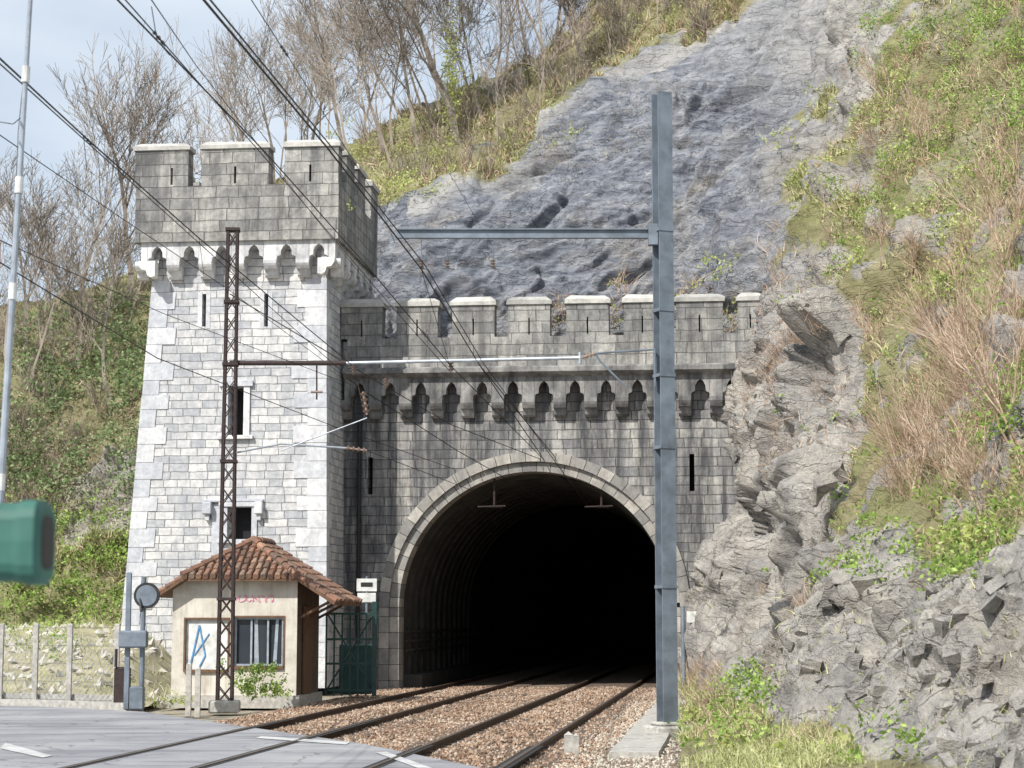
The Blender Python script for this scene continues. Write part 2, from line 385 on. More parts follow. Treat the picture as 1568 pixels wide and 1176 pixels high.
while z<czp-.05:
    z2=min(z+.42,czp)
    for s_ in (-1,1):
        xs=sorted([cxp+s_*(Ro+.10),cxp+s_*(Ro-.16)]); mb.rbox(xs[0],xs[1],PY-.09,PY+.5,z+.004,z2-.004,.01)
        xs=sorted([cxp+s_*(Ro-.165),cxp+s_*(Ri-.02)]); mb.rbox(xs[0],xs[1],PY+.02,PY+.8,z+.004,z2-.004,.01)
    z=z2
mb.build('voussoirs',['vouss'],portal)
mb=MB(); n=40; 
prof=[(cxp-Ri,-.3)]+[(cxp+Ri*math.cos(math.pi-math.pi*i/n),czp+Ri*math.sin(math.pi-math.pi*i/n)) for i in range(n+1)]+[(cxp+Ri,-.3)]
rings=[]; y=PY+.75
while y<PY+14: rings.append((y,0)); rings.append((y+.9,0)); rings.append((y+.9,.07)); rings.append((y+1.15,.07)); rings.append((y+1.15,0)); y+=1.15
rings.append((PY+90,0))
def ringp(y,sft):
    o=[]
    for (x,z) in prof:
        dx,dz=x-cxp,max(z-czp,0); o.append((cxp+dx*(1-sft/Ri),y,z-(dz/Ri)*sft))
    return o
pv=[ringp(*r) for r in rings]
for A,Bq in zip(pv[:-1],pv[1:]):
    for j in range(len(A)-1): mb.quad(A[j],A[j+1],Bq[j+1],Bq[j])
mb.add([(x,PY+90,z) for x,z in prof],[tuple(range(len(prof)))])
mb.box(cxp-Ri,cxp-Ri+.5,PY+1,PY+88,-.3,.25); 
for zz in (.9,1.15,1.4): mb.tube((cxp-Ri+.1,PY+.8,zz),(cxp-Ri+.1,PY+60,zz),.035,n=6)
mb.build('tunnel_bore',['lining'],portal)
mb=MB()
x_a=B(528,600,PY-.35)[0]; x_b=B(1145,600,PY-.35)[0]
nbay=13; wby=(x_b-x_a)/nbay
corbels(mb,x_a,x_a+wby*(nbay+2),nbay+2,zct,zcb,PY-.4,PY)
mb.build('corbel_table',['corbg'],portal)
y0=PY-.5; z_c1=B(800,560,y0)[1]; z_s=B(800,515,y0)[1]; z_m=B(800,466,y0)[1]; z_k=B(800,453,y0)[1]
mb=MB()
mb.prism_x([(y0+.1,zct),(y0-.12,zct+.12),(y0-.12,z_c1-.05),(y0,z_c1),(PY+.8,z_c1),(PY+.8,zct)],.0,xe)
mb.build('cornice',['corbg'],portal)
mb=MB(); mb.box(.1,xe,y0+.02,y0+.55,z_c1,z_s)
caps=MB()
for u0,u1 in ((522,585),(607,670),(692,757),(778,842),(867,932),(955,1012),(1035,1107),(1130,1168)):
    merlon(mb,B(u0,490,y0)[0],B(u1,490,y0)[0],y0+.02,y0+.55,z_s,z_m,z_k,(B(u0,490,y0)[0]+B(u1,490,y0)[0])/2,.02)
mb.build('parapet',['grey','dark'],portal); caps.T=None; caps.build('merlon_copings',['cap'],portal)
mb=MB(); xd=.38
mb.tube((xd,PY-.1,.0),(xd,PY-.1,zcb),.055,n=10)
for zz in np.arange(.8,zcb,1.6): mb.tube((xd,PY-.1,zz),(xd,PY-.1,zz+.08),.075,n=10)
mb.build('drain_pipe',['black'],portal)
mb=MB()
for uu in (755,920):
    xq=B(uu,775)[0]; zq=B(uu,775)[1]
    mb.tube((xq,PY+.3,zq+.9),(xq,PY+.3,zq),.03); mb.tube((xq-.45,PY+.3,zq),(xq+.3,PY+.3,zq+.02),.022); mb.insulator((xq-.1,PY+.3,zq),(xq+.2,PY+.3,zq+.0),.05,4)
mb.build('wire_brackets',['rust'],portal)
# ------------------------------------------------------------------ numpy noise
def hsh(ix,iy,iz,k=0):
    h=(ix.astype(np.int64)*374761393+iy.astype(np.int64)*668265263+iz.astype(np.int64)*2147483647+k*1274126177)&0xFFFFFFFF
    h=((h^(h>>13))*1274126177)&0xFFFFFFFF; h=((h^(h>>16))*2246822519)&0xFFFFFFFF; h=h^(h>>13)
    return (h&0xFFFFFF)/float(0xFFFFFF)
def vnoise(P,k=0):
    i=np.floor(P); f=P-i; f=f*f*(3-2*f); r=0
    for dx in (0,1):
        for dy in (0,1):
            for dz in (0,1):
                w=(f[:,0] if dx else 1-f[:,0])*(f[:,1] if dy else 1-f[:,1])*(f[:,2] if dz else 1-f[:,2])
                r=r+w*hsh(i[:,0]+dx,i[:,1]+dy,i[:,2]+dz,k)
    return r*2-1
def fbm(P,o=5,g=.5,k=0):
    a=1;s=0;n=0
    for j in range(o): s=s+a*vnoise(P*2**j+j*17.3,k+j); n+=a; a*=g
    return s/n
def ridged(P,o=4,g=.55,k=0):
    a=1;s=0;n=0
    for j in range(o): s=s+a*(1-2*np.abs(vnoise(P*2**j+j*9.1,k+j))); n+=a; a*=g
    return s/n
def facet(P,k=0,tilt=1.6,crack=.15):
    i=np.floor(P); best=np.full(len(P),9e9); out=np.zeros(len(P)); sec=np.full(len(P),9e9)
    for dx in (-1,0,1):
        for dy in (-1,0,1):
            for dz in (-1,0,1):
                a,b,c=i[:,0]+dx,i[:,1]+dy,i[:,2]+dz
                q=np.stack([a+hsh(a,b,c,k+1),b+hsh(a,b,c,k+2),c+hsh(a,b,c,k+3)],1)
                d=P-q; dd=(d*d).sum(1)
                h=(hsh(a,b,c,k+4)-.5)*1.1+(d[:,0]*(hsh(a,b,c,k+5)-.5)+d[:,1]*(hsh(a,b,c,k+6)-.5)+d[:,2]*(hsh(a,b,c,k+7)-.5))*tilt
                m=dd<best; sec=np.where(m,best,np.minimum(sec,dd)); out=np.where(m,h,out); best=np.where(m,dd,best)
    e=np.sqrt(sec)-np.sqrt(best)
    return out*np.clip(e/.11,0,1)-crack*np.clip(1-e/.12,0,1)
# ------------------------------------------------------------------ HILLSIDE TERRAIN
uc=[-900,0,200,500,560,620,700,850,1000,1050,1100,1165,1250,1400,1568,1800,2400]
vr=[-700,-200,0,150,300,450,600,800,950,1050,1120,1180,1320]
lf=[125,112,102,92,84,75,66,61,58,55,50,46,40]
tail=[50,31,23.5,15]
DT={-900:lf,0:lf,200:lf,500:lf,
560:[130,110,95,79,64,60,57,57,57]+tail,620:[128,108,92,74,61,57.5,56,56,56]+tail,700:[125,105,88,72,60,57,56,56,56]+tail,
850:[115,100,82,66,59.5,57,56,56,56]+tail,1000:[100,85,72,62,59.5,57,56,56,56]+tail,1050:[95,82,69,61.7,59.2,56.5,55.5,55.5,54.5]+tail,
1100:[90,80,66.5,61.5,58.5,54.8,54,54,47,36,28.6,22.6,14.4],1165:[88,78,65,61,56.5,50.3,49.3,42.5,38,31,26.5,21.3,13.5],
1250:[84,74,62,57.5,52.5,46.5,41.5,36,31,27,24,20,13],1400:[74,64,54.5,49.5,44.5,39.5,34.5,29,25,22.5,20.5,18,12],
1568:[64,55,47,42.5,38.5,34,29.5,25,21,19,17.5,15.5,11],1800:[54,46,39,35,31,27,24,20,17,15.5,14.3,13,10],2400:[42,35,29,26,23,20,17.5,14.5,12,11,10.3,9.5,8]}
T=np.array([DT[u] for u in uc],float)
us=np.concatenate([np.arange(-900,-20,25),np.arange(-20,500,4),np.arange(500,1030,2.5),np.arange(1030,1330,1.6),np.arange(1330,1600,2.4),np.arange(1600,2400,18)])
NR=600
vt=np.interp(us,[-900,0,200,400,560,640,750,830,900,1000,1200,2400],[640,470,415,290,205,175,125,80,20,-80,-170,-330])
tt=np.linspace(0,1,NR)
Ug,Tg=np.meshgrid(us,tt,indexing='ij'); Vg=vt[:,None]+(1320-vt[:,None])*Tg
fu=np.interp(Ug,uc,np.arange(len(uc))); fv=np.interp(Vg,vr,np.arange(len(vr)))
iu=np.clip(np.floor(fu).astype(int),0,len(uc)-2); iv=np.clip(np.floor(fv).astype(int),0,len(vr)-2); a=fu-iu; b=fv-iv
Yg=T[iu,iv]*(1-a)*(1-b)+T[iu+1,iv]*a*(1-b)+T[iu,iv+1]*(1-a)*b+T[iu+1,iv+1]*a*b
def blur(A,r,ax):
    k=np.ones(2*r+1)/(2*r+1); P=np.pad(A,[(r,r) if i==ax else (0,0) for i in range(2)],mode='edge')
    return np.apply_along_axis(lambda m:np.convolve(m,k,'valid'),ax,P)
for _ in range(2): Yg=blur(blur(Yg,8,0),8,1)
dx=Ug-CX; dy=F*cp-(CY-Vg)*sp; dz=F*sp+(CY-Vg)*cp
t=Yg/dy; P=np.stack([dx*t,Yg,EYE+dz*t],2)
gu=np.gradient(P,axis=0); gv=np.gradient(P,axis=1); Nn=np.cross(gv,gu); Nn/=np.linalg.norm(Nn,axis=2,keepdims=True)+1e-9
sgn=np.sign((Nn*np.stack([dx,dy,dz],2)).sum(2,keepdims=True)); Nn=-Nn*sgn
spc=np.maximum(np.linalg.norm(gu,axis=2),np.linalg.norm(gv,axis=2)).ravel()
Pf=P.reshape(-1,3); Uf=Ug.ravel(); Vf=Vg.ravel()
wob=vnoise(Pf*.35,50)*38+vnoise(Pf*1.3,51)*22
vs_line=np.interp(Uf,[500,560,640,700,800,830,930,1000,1110,1200,1300],[380,335,300,275,235,185,120,92,35,-30,-120])
sm=lambda x:1/(1+np.exp(-np.clip(x,-30,30)))
veg1=sm((vs_line-Vf+wob*.7)/8)*(Uf<1330)
rim=np.exp(-((Vf-vs_line-6)/15.)**2)*(Uf>620)*(Uf<1330)*sm((vnoise(Pf*.8,70))/.1)
rim=np.maximum(rim,sm((Uf-1090)/25)*sm((130-Vf+wob)/20)*(Uf<1420)*.4)
lineR=np.interp(Vf,[-200,0,180,400,600,800,870,930,960],[1520,1430,1285,1255,1300,1290,1400,1560,2500])
vegR=sm((Uf-lineR+wob*1.6)/14)
vegL=sm((540-Uf)/6.)
vegF=sm((Vf-np.interp(Uf,[1040,1100,1300,1568,2400],[1020,1070,1135,1195,1250])+wob*.5)/10)
veg=np.clip(np.maximum.reduce([veg1,vegR,vegL,vegF]),0,1)
patch=sm((fbm(Pf*.5,4,.62,60)-.02)/.05)
patch=patch*(1-.45*sm((330-Vf)/30)*sm((Uf-1320)/20))
veg=np.where((Uf>1240)&(vegF<.5)&(vegL<.5),veg*(1-.8*patch),veg)
patch1=sm((fbm(Pf*.35,4,.6,62)-.16)/.05); veg=np.where((veg1>.3)&(Uf>640)&(Uf<1240),veg*(1-.6*patch1),veg)
patchL=sm((fbm(Pf*.16,3,.5,64)-.12)/.05); veg=np.where(Uf<540,veg*(1-.7*patchL*(Vf>600)),veg)
slab=sm((1215-Uf-(Vf-300)*.22+wob)/26)*(1-vegL)*sm((520-Vf)/20)*(1-rim*.6)
# displacement: jointed, weathered limestone
q=Pf.copy(); warp=np.stack([vnoise(q*.5,5),vnoise(q*.5,6),vnoise(q*.5,7)],1)*.5+np.stack([vnoise(q*2.1,8),vnoise(q*2.1,9),vnoise(q*2.1,3)],1)*.14; qw=q+warp
def basis(d):
    d=np.array(d,float); d/=np.linalg.norm(d); a=np.cross(d,[0.3,1,.1]); a/=np.linalg.norm(a); b=np.cross(d,a); return np.stack([d,a,b],1)
BS=basis((.74,.05,.66)); BC=basis((.25,-.45,.86))
strat=(qw@BS)*np.array([.26,1.0,.62])
lim=lambda sc_:np.clip(1.5-spc*sc_*1.6,0,1)
d_slab=.55*facet(strat*.55,10,1.8)+.34*facet(strat*1.35,20,1.8)+.15*facet(strat*3.2,25,1.7)*lim(3.2)+.16*ridged(strat*1.8,4,.62,35)+.3*fbm(q*.35,4,.5,30)
cr=(qw@BC)*np.array([.5,1.0,.85])
near=np.clip(Pf[:,1]/38,.5,1.1)
d_crag=near*(.90*facet(cr*.45,11)+.50*facet(cr*1.05,21,1.7)*lim(1.05)+.24*facet(cr*2.6,26,1.7)*lim(2.6)+.22*ridged(cr*1.4,5,.62,36))+.07*facet(cr*5.5,27)*lim(5.5)+.5*fbm(q*.3,4,.5,31)
d_veg=.5*fbm(q*.35,5,.55,32)+.22*fbm(q*1.4,4,.6,33)
dis=slab*d_slab+(1-slab)*d_crag
dis=dis*(1-veg*.6)+d_veg*veg+rim*.35*(vnoise(q*.7,71)+.3)
low=np.clip((Pf[:,2]+.1)/1.2,.12,1); dis*=low
d2=dis.reshape(Ug.shape); d2=.5*d2+.5*blur(blur(d2,1,0),1,1); dis=d2.ravel()
Pd=Pf+Nn.reshape(-1,3)*dis[:,None]
nu,nv=Ug.shape
idx=np.arange(nu*nv).reshape(nu,nv)
q4=np.stack([idx[:-1,:-1],idx[:-1,1:],idx[1:,1:],idx[1:,:-1]],2).reshape(-1,4)
uq=Uf[q4].mean(1); vq=Vf[q4].mean(1); Pq=Pf[q4].mean(1)
ly=(Pq-np.array(O))@np.array(EY)
rm=((uq>505)&(uq<1042)&(vq>525))|((uq<1130)&(uq>505)&(vq>525)&(ly>PY+1.0))|((uq>260)&(uq<500)&(vq>480))
q4=q4[~rm]
top=Pd.reshape(nu,nv,3)[:,0]; extra=[]; fx=[]; base=len(Pd); prev=idx[:,0]
for kx,(oy,oz) in enumerate(((4,-.3),(14,-4),(40,-22))):
    e=top+np.array([0,oy,oz]); extra.append(e); cur=base+kx*nu+np.arange(nu)
    fx.append(np.stack([prev[:-1],prev[1:],cur[1:],cur[:-1]],1)); prev=cur
Vall=np.concatenate([Pd]+extra); Fall=np.concatenate([q4]+fx)
k=NM('rocky_hillside_surface'); ob=k.obj()
at_=k.add('ShaderNodeVertexColor'); at_.layer_name='mask'; sp_=k.add('ShaderNodeSeparateColor'); k.link(at_.outputs['Color'],sp_.inputs[0])
n1=k.noise(ob,1.1,6,.68); n2=k.noise(ob,6,6,.7); n3=k.noise(ob,.35,4,.6); n4=k.noise(ob,26,3,.7)
rt=k.add('ShaderNodeMapping'); k.link(ob,rt.inputs[0]); rt.inputs['Rotation'].default_value=(0,math.radians(40),0); rt.inputs['Scale'].default_value=(.5,1,2.2)
n5=k.noise(rt.outputs[0],1.4,8,.76,.3)
vo=k.add('ShaderNodeTexVoronoi',feature='DISTANCE_TO_EDGE'); vo.inputs['Scale'].default_value=1.1
wv=k.add('ShaderNodeTexNoise'); wv.inputs['Scale'].default_value=2.5; wv.inputs['Detail'].default_value=5; k.link(ob,wv.inputs['Vector'])
wa=k.add('ShaderNodeVectorMath',operation='MULTIPLY_ADD'); k.link(wv.outputs['Color'],wa.inputs[0]); wa.inputs[1].default_value=(.9,.9,.9); k.link(rt.outputs[0],wa.inputs[2]); k.link(wa.outputs[0],vo.inputs['Vector'])
crk=k.ramp(vo.outputs['Distance'],[(0.0,0.0),(.03,1.0)])
crag=k.ramp(n1,[(.28,S(150,147,143)),(.45,S(188,183,176)),(.6,S(212,206,196)),(.75,S(228,220,208))])
slb=k.ramp(n5,[(.34,S(96,100,110)),(.46,S(138,143,153)),(.57,S(168,171,178)),(.70,S(208,206,201))])  # slab gets less sun; that shade is put into this darker blue-grey
rock=k.mix(sp_.outputs[1],crag,slb)
rock=k.mix(1.0,rock,k.ramp(n2,[(.3,(.64,.64,.66,1)),(.5,(.96,.96,.96,1)),(.7,(1.1,1.09,1.07,1))]),'MULTIPLY')
rock=k.mix(1.0,rock,k.ramp(crk,[(0.0,(.70,.69,.68,1)),(1.0,(1,1,1,1))]),'MULTIPLY')
rock=k.mix(k.ramp(n3,[(.52,0.0),(.7,.35)]),rock,S(190,174,146))
seep=k.noise(k.vmul(ob,(1.0,1.0,.25)),.9,6,.75)
rock=k.mix(k.ramp(seep,[(.49,0.0),(.70,.6)]),rock,S(110,110,113))
rock=k.mix(sp_.outputs[2],rock,S(216,213,207))
soil=k.ramp(n1,[(.3,S(126,120,88)),(.5,S(162,154,118)),(.65,S(184,172,142)),(.8,S(204,194,172))])
soil=k.mix(k.ramp(n3,[(.4,0.0),(.62,.45)]),soil,S(150,158,104))
fac=k.math('ADD',sp_.outputs[0],k.math('MULTIPLY',k.math('SUBTRACT',n2,.5),.9))
col=k.mix(k.ramp(fac,[(.35,0.0),(.6,1.0)]),rock,soil)
hh=k.math('ADD',k.math('ADD',k.math('MULTIPLY',n2,1.1),k.math('MULTIPLY',crk,.35)),k.math('ADD',k.math('MULTIPLY',n5,1.7),k.math('MULTIPLY',n4,.4)))
M['hill']=k.fin(col,k.bump(hh,1.0,.12),.93,None,.15)
hill=bulk('rocky_hillside',Vall,Fall,['hill'],None,True)
ca_=hill.data.color_attributes.new('mask','FLOAT_COLOR','POINT'); cc=np.zeros((len(Vall),4),np.float32); cc[:,3]=1
cc[:len(Pd),0]=veg; cc[:len(Pd),1]=slab; cc[:len(Pd),2]=np.clip(rim*.5,0,.5); cc[len(Pd):,0]=1
ca_.data.foreach_set('color',cc.ravel())
# ------------------------------------------------------------------ generators on the terrain
NF=Nn.reshape(-1,3)
def region(u0,u1,v0,v1,n,cond=None,jit=.03):
    m=(Uf>u0)&(Uf<u1)&(Vf>v0)&(Vf<v1)
    if cond is not None: m&=cond
    ii=np.nonzero(m)[0]
    if len(ii)==0: return np.zeros((0,3)),np.zeros((0,3))
    s=rng.choice(ii,n); return Pd[s]+rng.normal(0,jit,(n,3)),NF[s]
isveg=(veg>.5)
cube=np.array([[x,y,z] for x in(-1,1) for y in (-1,1) for z in (-1,1)],float)
cf=np.array([[0,1,3,2],[4,6,7,5],[0,4,5,1],[2,3,7,6],[0,2,6,4],[1,5,7,3]])
def rocks(name,regs,slabv):
    V=[];
    for (u0,u1,v0,v1,n,s0,s1,Bm,asp,rotj) in regs:
        p,nn=region(u0,u1,v0,v1,n,~isveg); n=len(p)
        s=rng.uniform(s0,s1,(n,1))*np.array(asp)*rng.uniform(.6,1.4,(n,3))
        loc=cube[None]*s[:,None]*(1+rng.normal(0,.18,(n,8,3)))
        loc*= (1-.4*(rng.random((n,8,1))<.3))
        A=rng.normal(0,rotj,(n,3)); ca1=np.cos(A);sa1=np.sin(A)
        x,y,z=loc[...,0],loc[...,1],loc[...,2]
        x,y=x*ca1[:,0:1]-y*sa1[:,0:1],x*sa1[:,0:1]+y*ca1[:,0:1]
        y,z=y*ca1[:,1:2]-z*sa1[:,1:2],y*sa1[:,1:2]+z*ca1[:,1:2]
        loc=np.stack([x,y,z],2)@Bm.T
        V.append((p-nn*s.min(1,keepdims=True)*.55)[:,None]+loc)
    V=np.concatenate(V); n=len(V); Fc=(np.arange(n)[:,None,None]*8+cf[None]).reshape(-1,4)
    o=bulk(name,V.reshape(-1,3),Fc,['hill']); c=o.data.color_attributes.new('mask','FLOAT_COLOR','POINT'); a=np.zeros((n*8,4),np.float32); a[:,3]=1; a[:,1]=slabv; c.data.foreach_set('color',a.ravel())
rocks('broken_limestone_blocks',[(1100,1300,500,1000,60,.07,.2,BC,(1.3,.8,.8),.25),(1310,1600,890,1176,240,.04,.15,BC,(1.2,.9,.8),.6),(1150,1300,980,1120,70,.04,.12,BC,(1.2,.9,.8),.6),(1240,1600,330,880,60,.06,.18,BC,(1.2,.8,.8),.4)],.0)
def leaves(name,C,size,mat,parent=None):
    n=len(C); a=rng.normal(size=(n,3)); a/=np.linalg.norm(a,axis=1)[:,None]; b=rng.normal(size=(n,3)); b-=a*(a*b).sum(1)[:,None]; b/=np.linalg.norm(b,axis=1)[:,None]
    s=size*rng.uniform(.5,1.3,(n,1)); a=a*s; b=b*s*.55
    V=np.stack([C-a,C-b,C+a,C+b],1).reshape(-1,3); Fc=np.arange(4*n).reshape(n,4)
    return bulk(name,V,Fc,[mat],parent)
def bushpts(P0,R,n,flat=.75):
    out=[]
    for p,r in zip(P0,R):
        nc=9; cl=rng.normal(0,.55,(nc,3))*r; cl[:,2]=np.abs(cl[:,2])*flat*1.2
        m=max(20,int(n*r*r)); ci=rng.integers(0,nc,m); d=rng.normal(size=(m,3)); d/=np.linalg.norm(d,axis=1)[:,None]
        out.append(p+cl[ci]+d*r*rng.uniform(.05,.45,(m,1)))
    return np.concatenate(out)
def strands(name,Bp,Dr,Ln,wd,mat,bend=.3,seg=2,parent=None):
    n=len(Bp); Dr=Dr/np.linalg.norm(Dr,axis=1)[:,None]; sd=np.cross(Dr,rng.normal(size=(n,3))); sd/=np.linalg.norm(sd,axis=1)[:,None]+1e-9
    bd=rng.normal(size=(n,3))*bend; bd[:,2]-=bend*.5
    V=[]
    for j in range(seg+1):
        f=j/seg; c=Bp+Dr*(Ln*f)[:,None]+bd*(Ln*f*f)[:,None]; w=(wd*(1-.8*f))[:,None]
        V+= [c-sd*w, c+sd*w]
    V=np.stack(V,1); k2=2*(seg+1); V=V.reshape(-1,3); base=np.arange(n)[:,None]*k2
    Fc=np.concatenate([base+np.array([[2*j,2*j+1,2*j+3,2*j+2]]) for j in range(seg)])
    return bulk(name,V,Fc,[mat],parent)
clump=(fbm(Pf*.9,3,.6,80)>.05)
gv_=isveg&clump
up=np.array([0,0,1.])
def grassy(name,regs,mat,ln,wd,lean=.45,bend=.4):
    Pp=[];Nq=[]
    for r in regs:
        a,b=region(*r[:5],cond=(gv_ if len(r)<6 else None)); Pp.append(a);Nq.append(b)
    Pp=np.concatenate(Pp);Nq=np.concatenate(Nq); n=len(Pp)
    Dr=up+Nq*.35+rng.normal(0,lean,(n,3)); L=ln*rng.uniform(.4,1.3,n)*np.clip(Pp[:,1]/40,.5,1.5); W=wd*np.clip(Pp[:,1]/35,.5,2.0)
    return strands(name,Pp,Dr,L,W,mat,bend)
grassy('hillside_grass',[(560,1300,-20,320,9000),(1240,1600,0,900,7000),(-20,230,780,1060,5000),(1040,1330,1040,1200,8000),(1040,1600,900,1200,1500,1)],'grass',.20,.012)
grassy('dry_grass',[(1240,1600,0,850,6500),(1160,1280,380,720,1000,1),(-20,230,450,950,2500),(1050,1320,1020,1150,1500),(560,1200,-20,300,8000)],'dry',.24,.011,.6)
def brush(name,regs,rep,l0,l1,w,mat='dry',lean=(-.35,-.25),cond=None):
    Bq=[];Nq=[];sc2=[]
    for r in regs:
        a,b=region(*r[:5],cond=cond); Bq.append(a);Nq.append(b); sc2.append(np.full(len(a),r[5] if len(r)>5 else 1.))
    Bq=np.concatenate(Bq);Nq=np.concatenate(Nq);sc2=np.repeat(np.concatenate(sc2),rep); Bs=np.repeat(Bq,rep,0)+rng.normal(0,.12,(len(Bq)*rep,3)); Ns=np.repeat(Nq,rep,0)
    n=len(Bs); Dr=up*.9+Ns*.35+np.array([lean[0],lean[1],0])+rng.normal(0,.38,(n,3)); return strands(name,Bs,Dr,sc2*rng.uniform(l0,l1,n),np.full(n,w),mat,.22,3)
brush('dry_brushwood',[(1410,1590,470,640,16),(1350,1590,600,780,26),(1330,1560,80,480,20,.7),(1170,1260,520,740,18,.4),(1190,1290,300,560,14,.45),(1040,1110,1020,1120,14,.35),(1150,1330,850,1100,12,.3)],72,.4,1.3,.005)
brush('far_scrub',[(560,1100,-20,280,75),(-20,220,480,800,60)],32,.6,1.7,.011,'bark2',(-.1,-.1),isveg)
def bushset(name,regs,mat,size,dens,cond=None):
    pts=[]
    for (u0,u1,v0,v1,n,r0,r1) in regs:
        a,b=region(u0,u1,v0,v1,n,cond); pts.append(bushpts(a+b*.1,rng.uniform(r0,r1,n),dens))
    return leaves(name,np.concatenate(pts),size,mat)
bushset('green_shrubs',[(1330,1590,40,330,34,.4,1.0),(1400,1600,-20,130,16,.5,1.1),(1270,1590,330,540,30,.2,.55),(1500,1600,500,720,16,.3,.6),(1300,1570,830,930,38,.12,.38),(1480,1560,750,860,10,.2,.4),
  (1110,1200,1030,1150,30,.16,.36),(1040,1110,1100,1160,10,.1,.2),(1310,1420,1120,1180,8,.1,.25),(1280,1600,500,900,40,.12,.38),(1150,1290,600,900,10,.1,.25)],'leafg',.038,600)
bushset('red_twig_shrubs',[(1320,1520,40,300,16,.3,.7),(1400,1590,480,740,10,.25,.5)],'leafr',.030,300)
bushset('yellow_green_shrubs',[(545,650,235,300,12,.6,1.1),(560,900,60,260,14,.3,.8),(1225,1340,130,430,26,.25,.55),(900,1100,-10,80,8,.3,.7),(1040,1150,400,450,8,.25,.45),(1450,1560,780,850,12,.2,.4),(1330,1590,60,480,26,.3,.6),(1040,1300,1080,1180,14,.1,.25)],'leafy',.048,320)
bushset('ivy_thicket',[(60,225,480,780,36,.8,1.6),(-20,60,600,760,10,.7,1.3),(500,590,300,350,6,.3,.6)],'leafd',.075,180)
bushset('left_bank_bushes',[(-20,220,800,960,40,.4,1.0),(-20,230,940,1050,30,.3,.7)],'leafg',.06,260)
bushset('budding_scrub',[(-20,220,450,800,50,.7,1.5),(560,1000,0,260,40,.4,1.1)],'leafb',.045,100)
wp=[]
for u_,v_,r_ in ((853,500,.3),(935,505,.4),(860,470,.2),(1060,520,.45),(1120,500,.5),(1100,480,.4),(1045,470,.35),(935,480,.3),(1000,545,.3),(1130,560,.5),(815,530,.2),(1060,440,.3),(950,440,.3),(535,320,.2)):
    q_=at(u_,v_,52.2 if u_>600 else 49.2); wp+= [list(q_)+[r_]]
wp=np.array(wp); leaves('parapet_weeds',bushpts(wp[:,:3],wp[:,3],420),.04,'leafy')
wp2=np.repeat(wp[:-1,:3],60,0)+rng.normal(0,.15,((len(wp)-1)*60,3)); strands('parapet_dry_stalks',wp2,up+rng.normal(0,.7,(len(wp2),3)),rng.uniform(.2,.6,len(wp2)),np.full(len(wp2),.009),'dry')
# ------------------------------------------------------------------ trees
def grow(base,height,rad,lean,levels=5,spread=.55,rs=None):
    segs=[]
    def rec(p,d,L,r,lv):
        nseg=4 if lv>=levels-1 else 3
        q=p; dd=d
        for i in range(nseg):
            nd=(dd+Vector((rs.gauss(0,.10),rs.gauss(0,.10),rs.gauss(.03,.08)))).normalized()
            q2=q+nd*(L/nseg); r2=r*(.84 if lv==levels else .82)
            segs.append((q,q2,r,r2)); 
            if lv>0 and (i>=1 or lv<levels):
                for _ in range(rs.choice((1,1,2)) if lv>1 else 2):
                    an=rs.uniform(.35,.35+spread); ax=nd.orthogonal().normalized(); ax.rotate(Matrix.Rotation(rs.uniform(0,6.283),3,nd))
                    b=nd.copy(); b.rotate(Matrix.Rotation(an,3,ax)); b.z+=.18; b.normalize()
                    rec(q2,b,L*rs.uniform(.45,.66),r2*rs.uniform(.4,.6),lv-1)
            q,dd,r=q2,nd,r2
        if lv>0: rec(q,dd,L*.6,r,lv-1)
    rec(base,Vector((lean[0],lean[1],1)).normalized(),height*.55,rad,levels)
    return segs
def segmesh(name,segs,mat,minr=.006,ns=3,parent=None):
    A=np.array([s[0][:] for s in segs]);Bb=np.array([s[1][:] for s in segs]); r0=np.maximum([s[2] for s in segs],minr); r1=np.maximum([s[3] for s in segs],minr*.8)
    d=Bb-A; d/=np.linalg.norm(d,axis=1)[:,None]+1e-9; ref=np.where(np.abs(d[:,2:3])>.9,np.array([[1.,0,0]]),np.array([[0,0,1.]])); a=np.cross(d,ref); a/=np.linalg.norm(a,axis=1)[:,None]; b=np.cross(d,a)
    V=[]
    for Q,r in ((A,r0),(Bb,r1)):
        for i in range(ns):
            t=2*math.pi*i/ns; V.append(Q+(a*math.cos(t)+b*math.sin(t))*r[:,None])
    V=np.stack(V,1).reshape(-1,3); base=np.arange(len(segs))[:,None]*2*ns
    Fc=np.concatenate([base+np.array([[i,(i+1)%ns,(i+1)%ns+ns,i+ns]]) for i in range(ns)])
    return bulk(name,V,Fc,[mat],parent)
def tpos(u,v):
    i=np.argmin((Uf-u)**2+(Vf-v)**2); return Vector(Pd[i])
rs=random.Random(5)
main=[(697,215,9.6,.17,(-.06,0)),(640,232,8.4,.09,(-.1,0)),(590,240,7.2,.08,(-.1,0)),(740,190,6.4,.07,(-.12,0)),(845,120,6.0,.09,(.05,0)),(205,480,8.6,.15,(-.12,0)),(120,500,7.6,.11,(.1,0)),
 (900,110,5.0,.08,(-.3,0)),(40,540,6.5,.09,(.05,0)),(470,260,7.5,.10,(.1,0)),(170,600,6.5,.08,(-.2,0)),(530,230,8.5,.10,(-.05,0)),(420,300,7.0,.09,(-.05,0))]
for i,(u,v,h,r,le) in enumerate(main):
    sg=grow(tpos(u,v),h,r,le,4,.6,rs); segmesh('bare_tree',sg,'bark',.009)
b0=tpos(697,215); C=b0+Vector((-.2,0,2.2)); C=np.array(C)+rng.normal(0,1,(1400,3))*np.array([.2,.2,1.5]); leaves('tree_ivy',C,.055,'leafy')
sg=[]
for u in np.arange(300,1000,18):
    v=np.interp(u,us,vt)+rs.uniform(4,60); sg+=grow(tpos(u+rs.uniform(-10,10),v),rs.uniform(4.2,8.0),.06,(rs.uniform(-.3,.1),0),3,.5,rs)
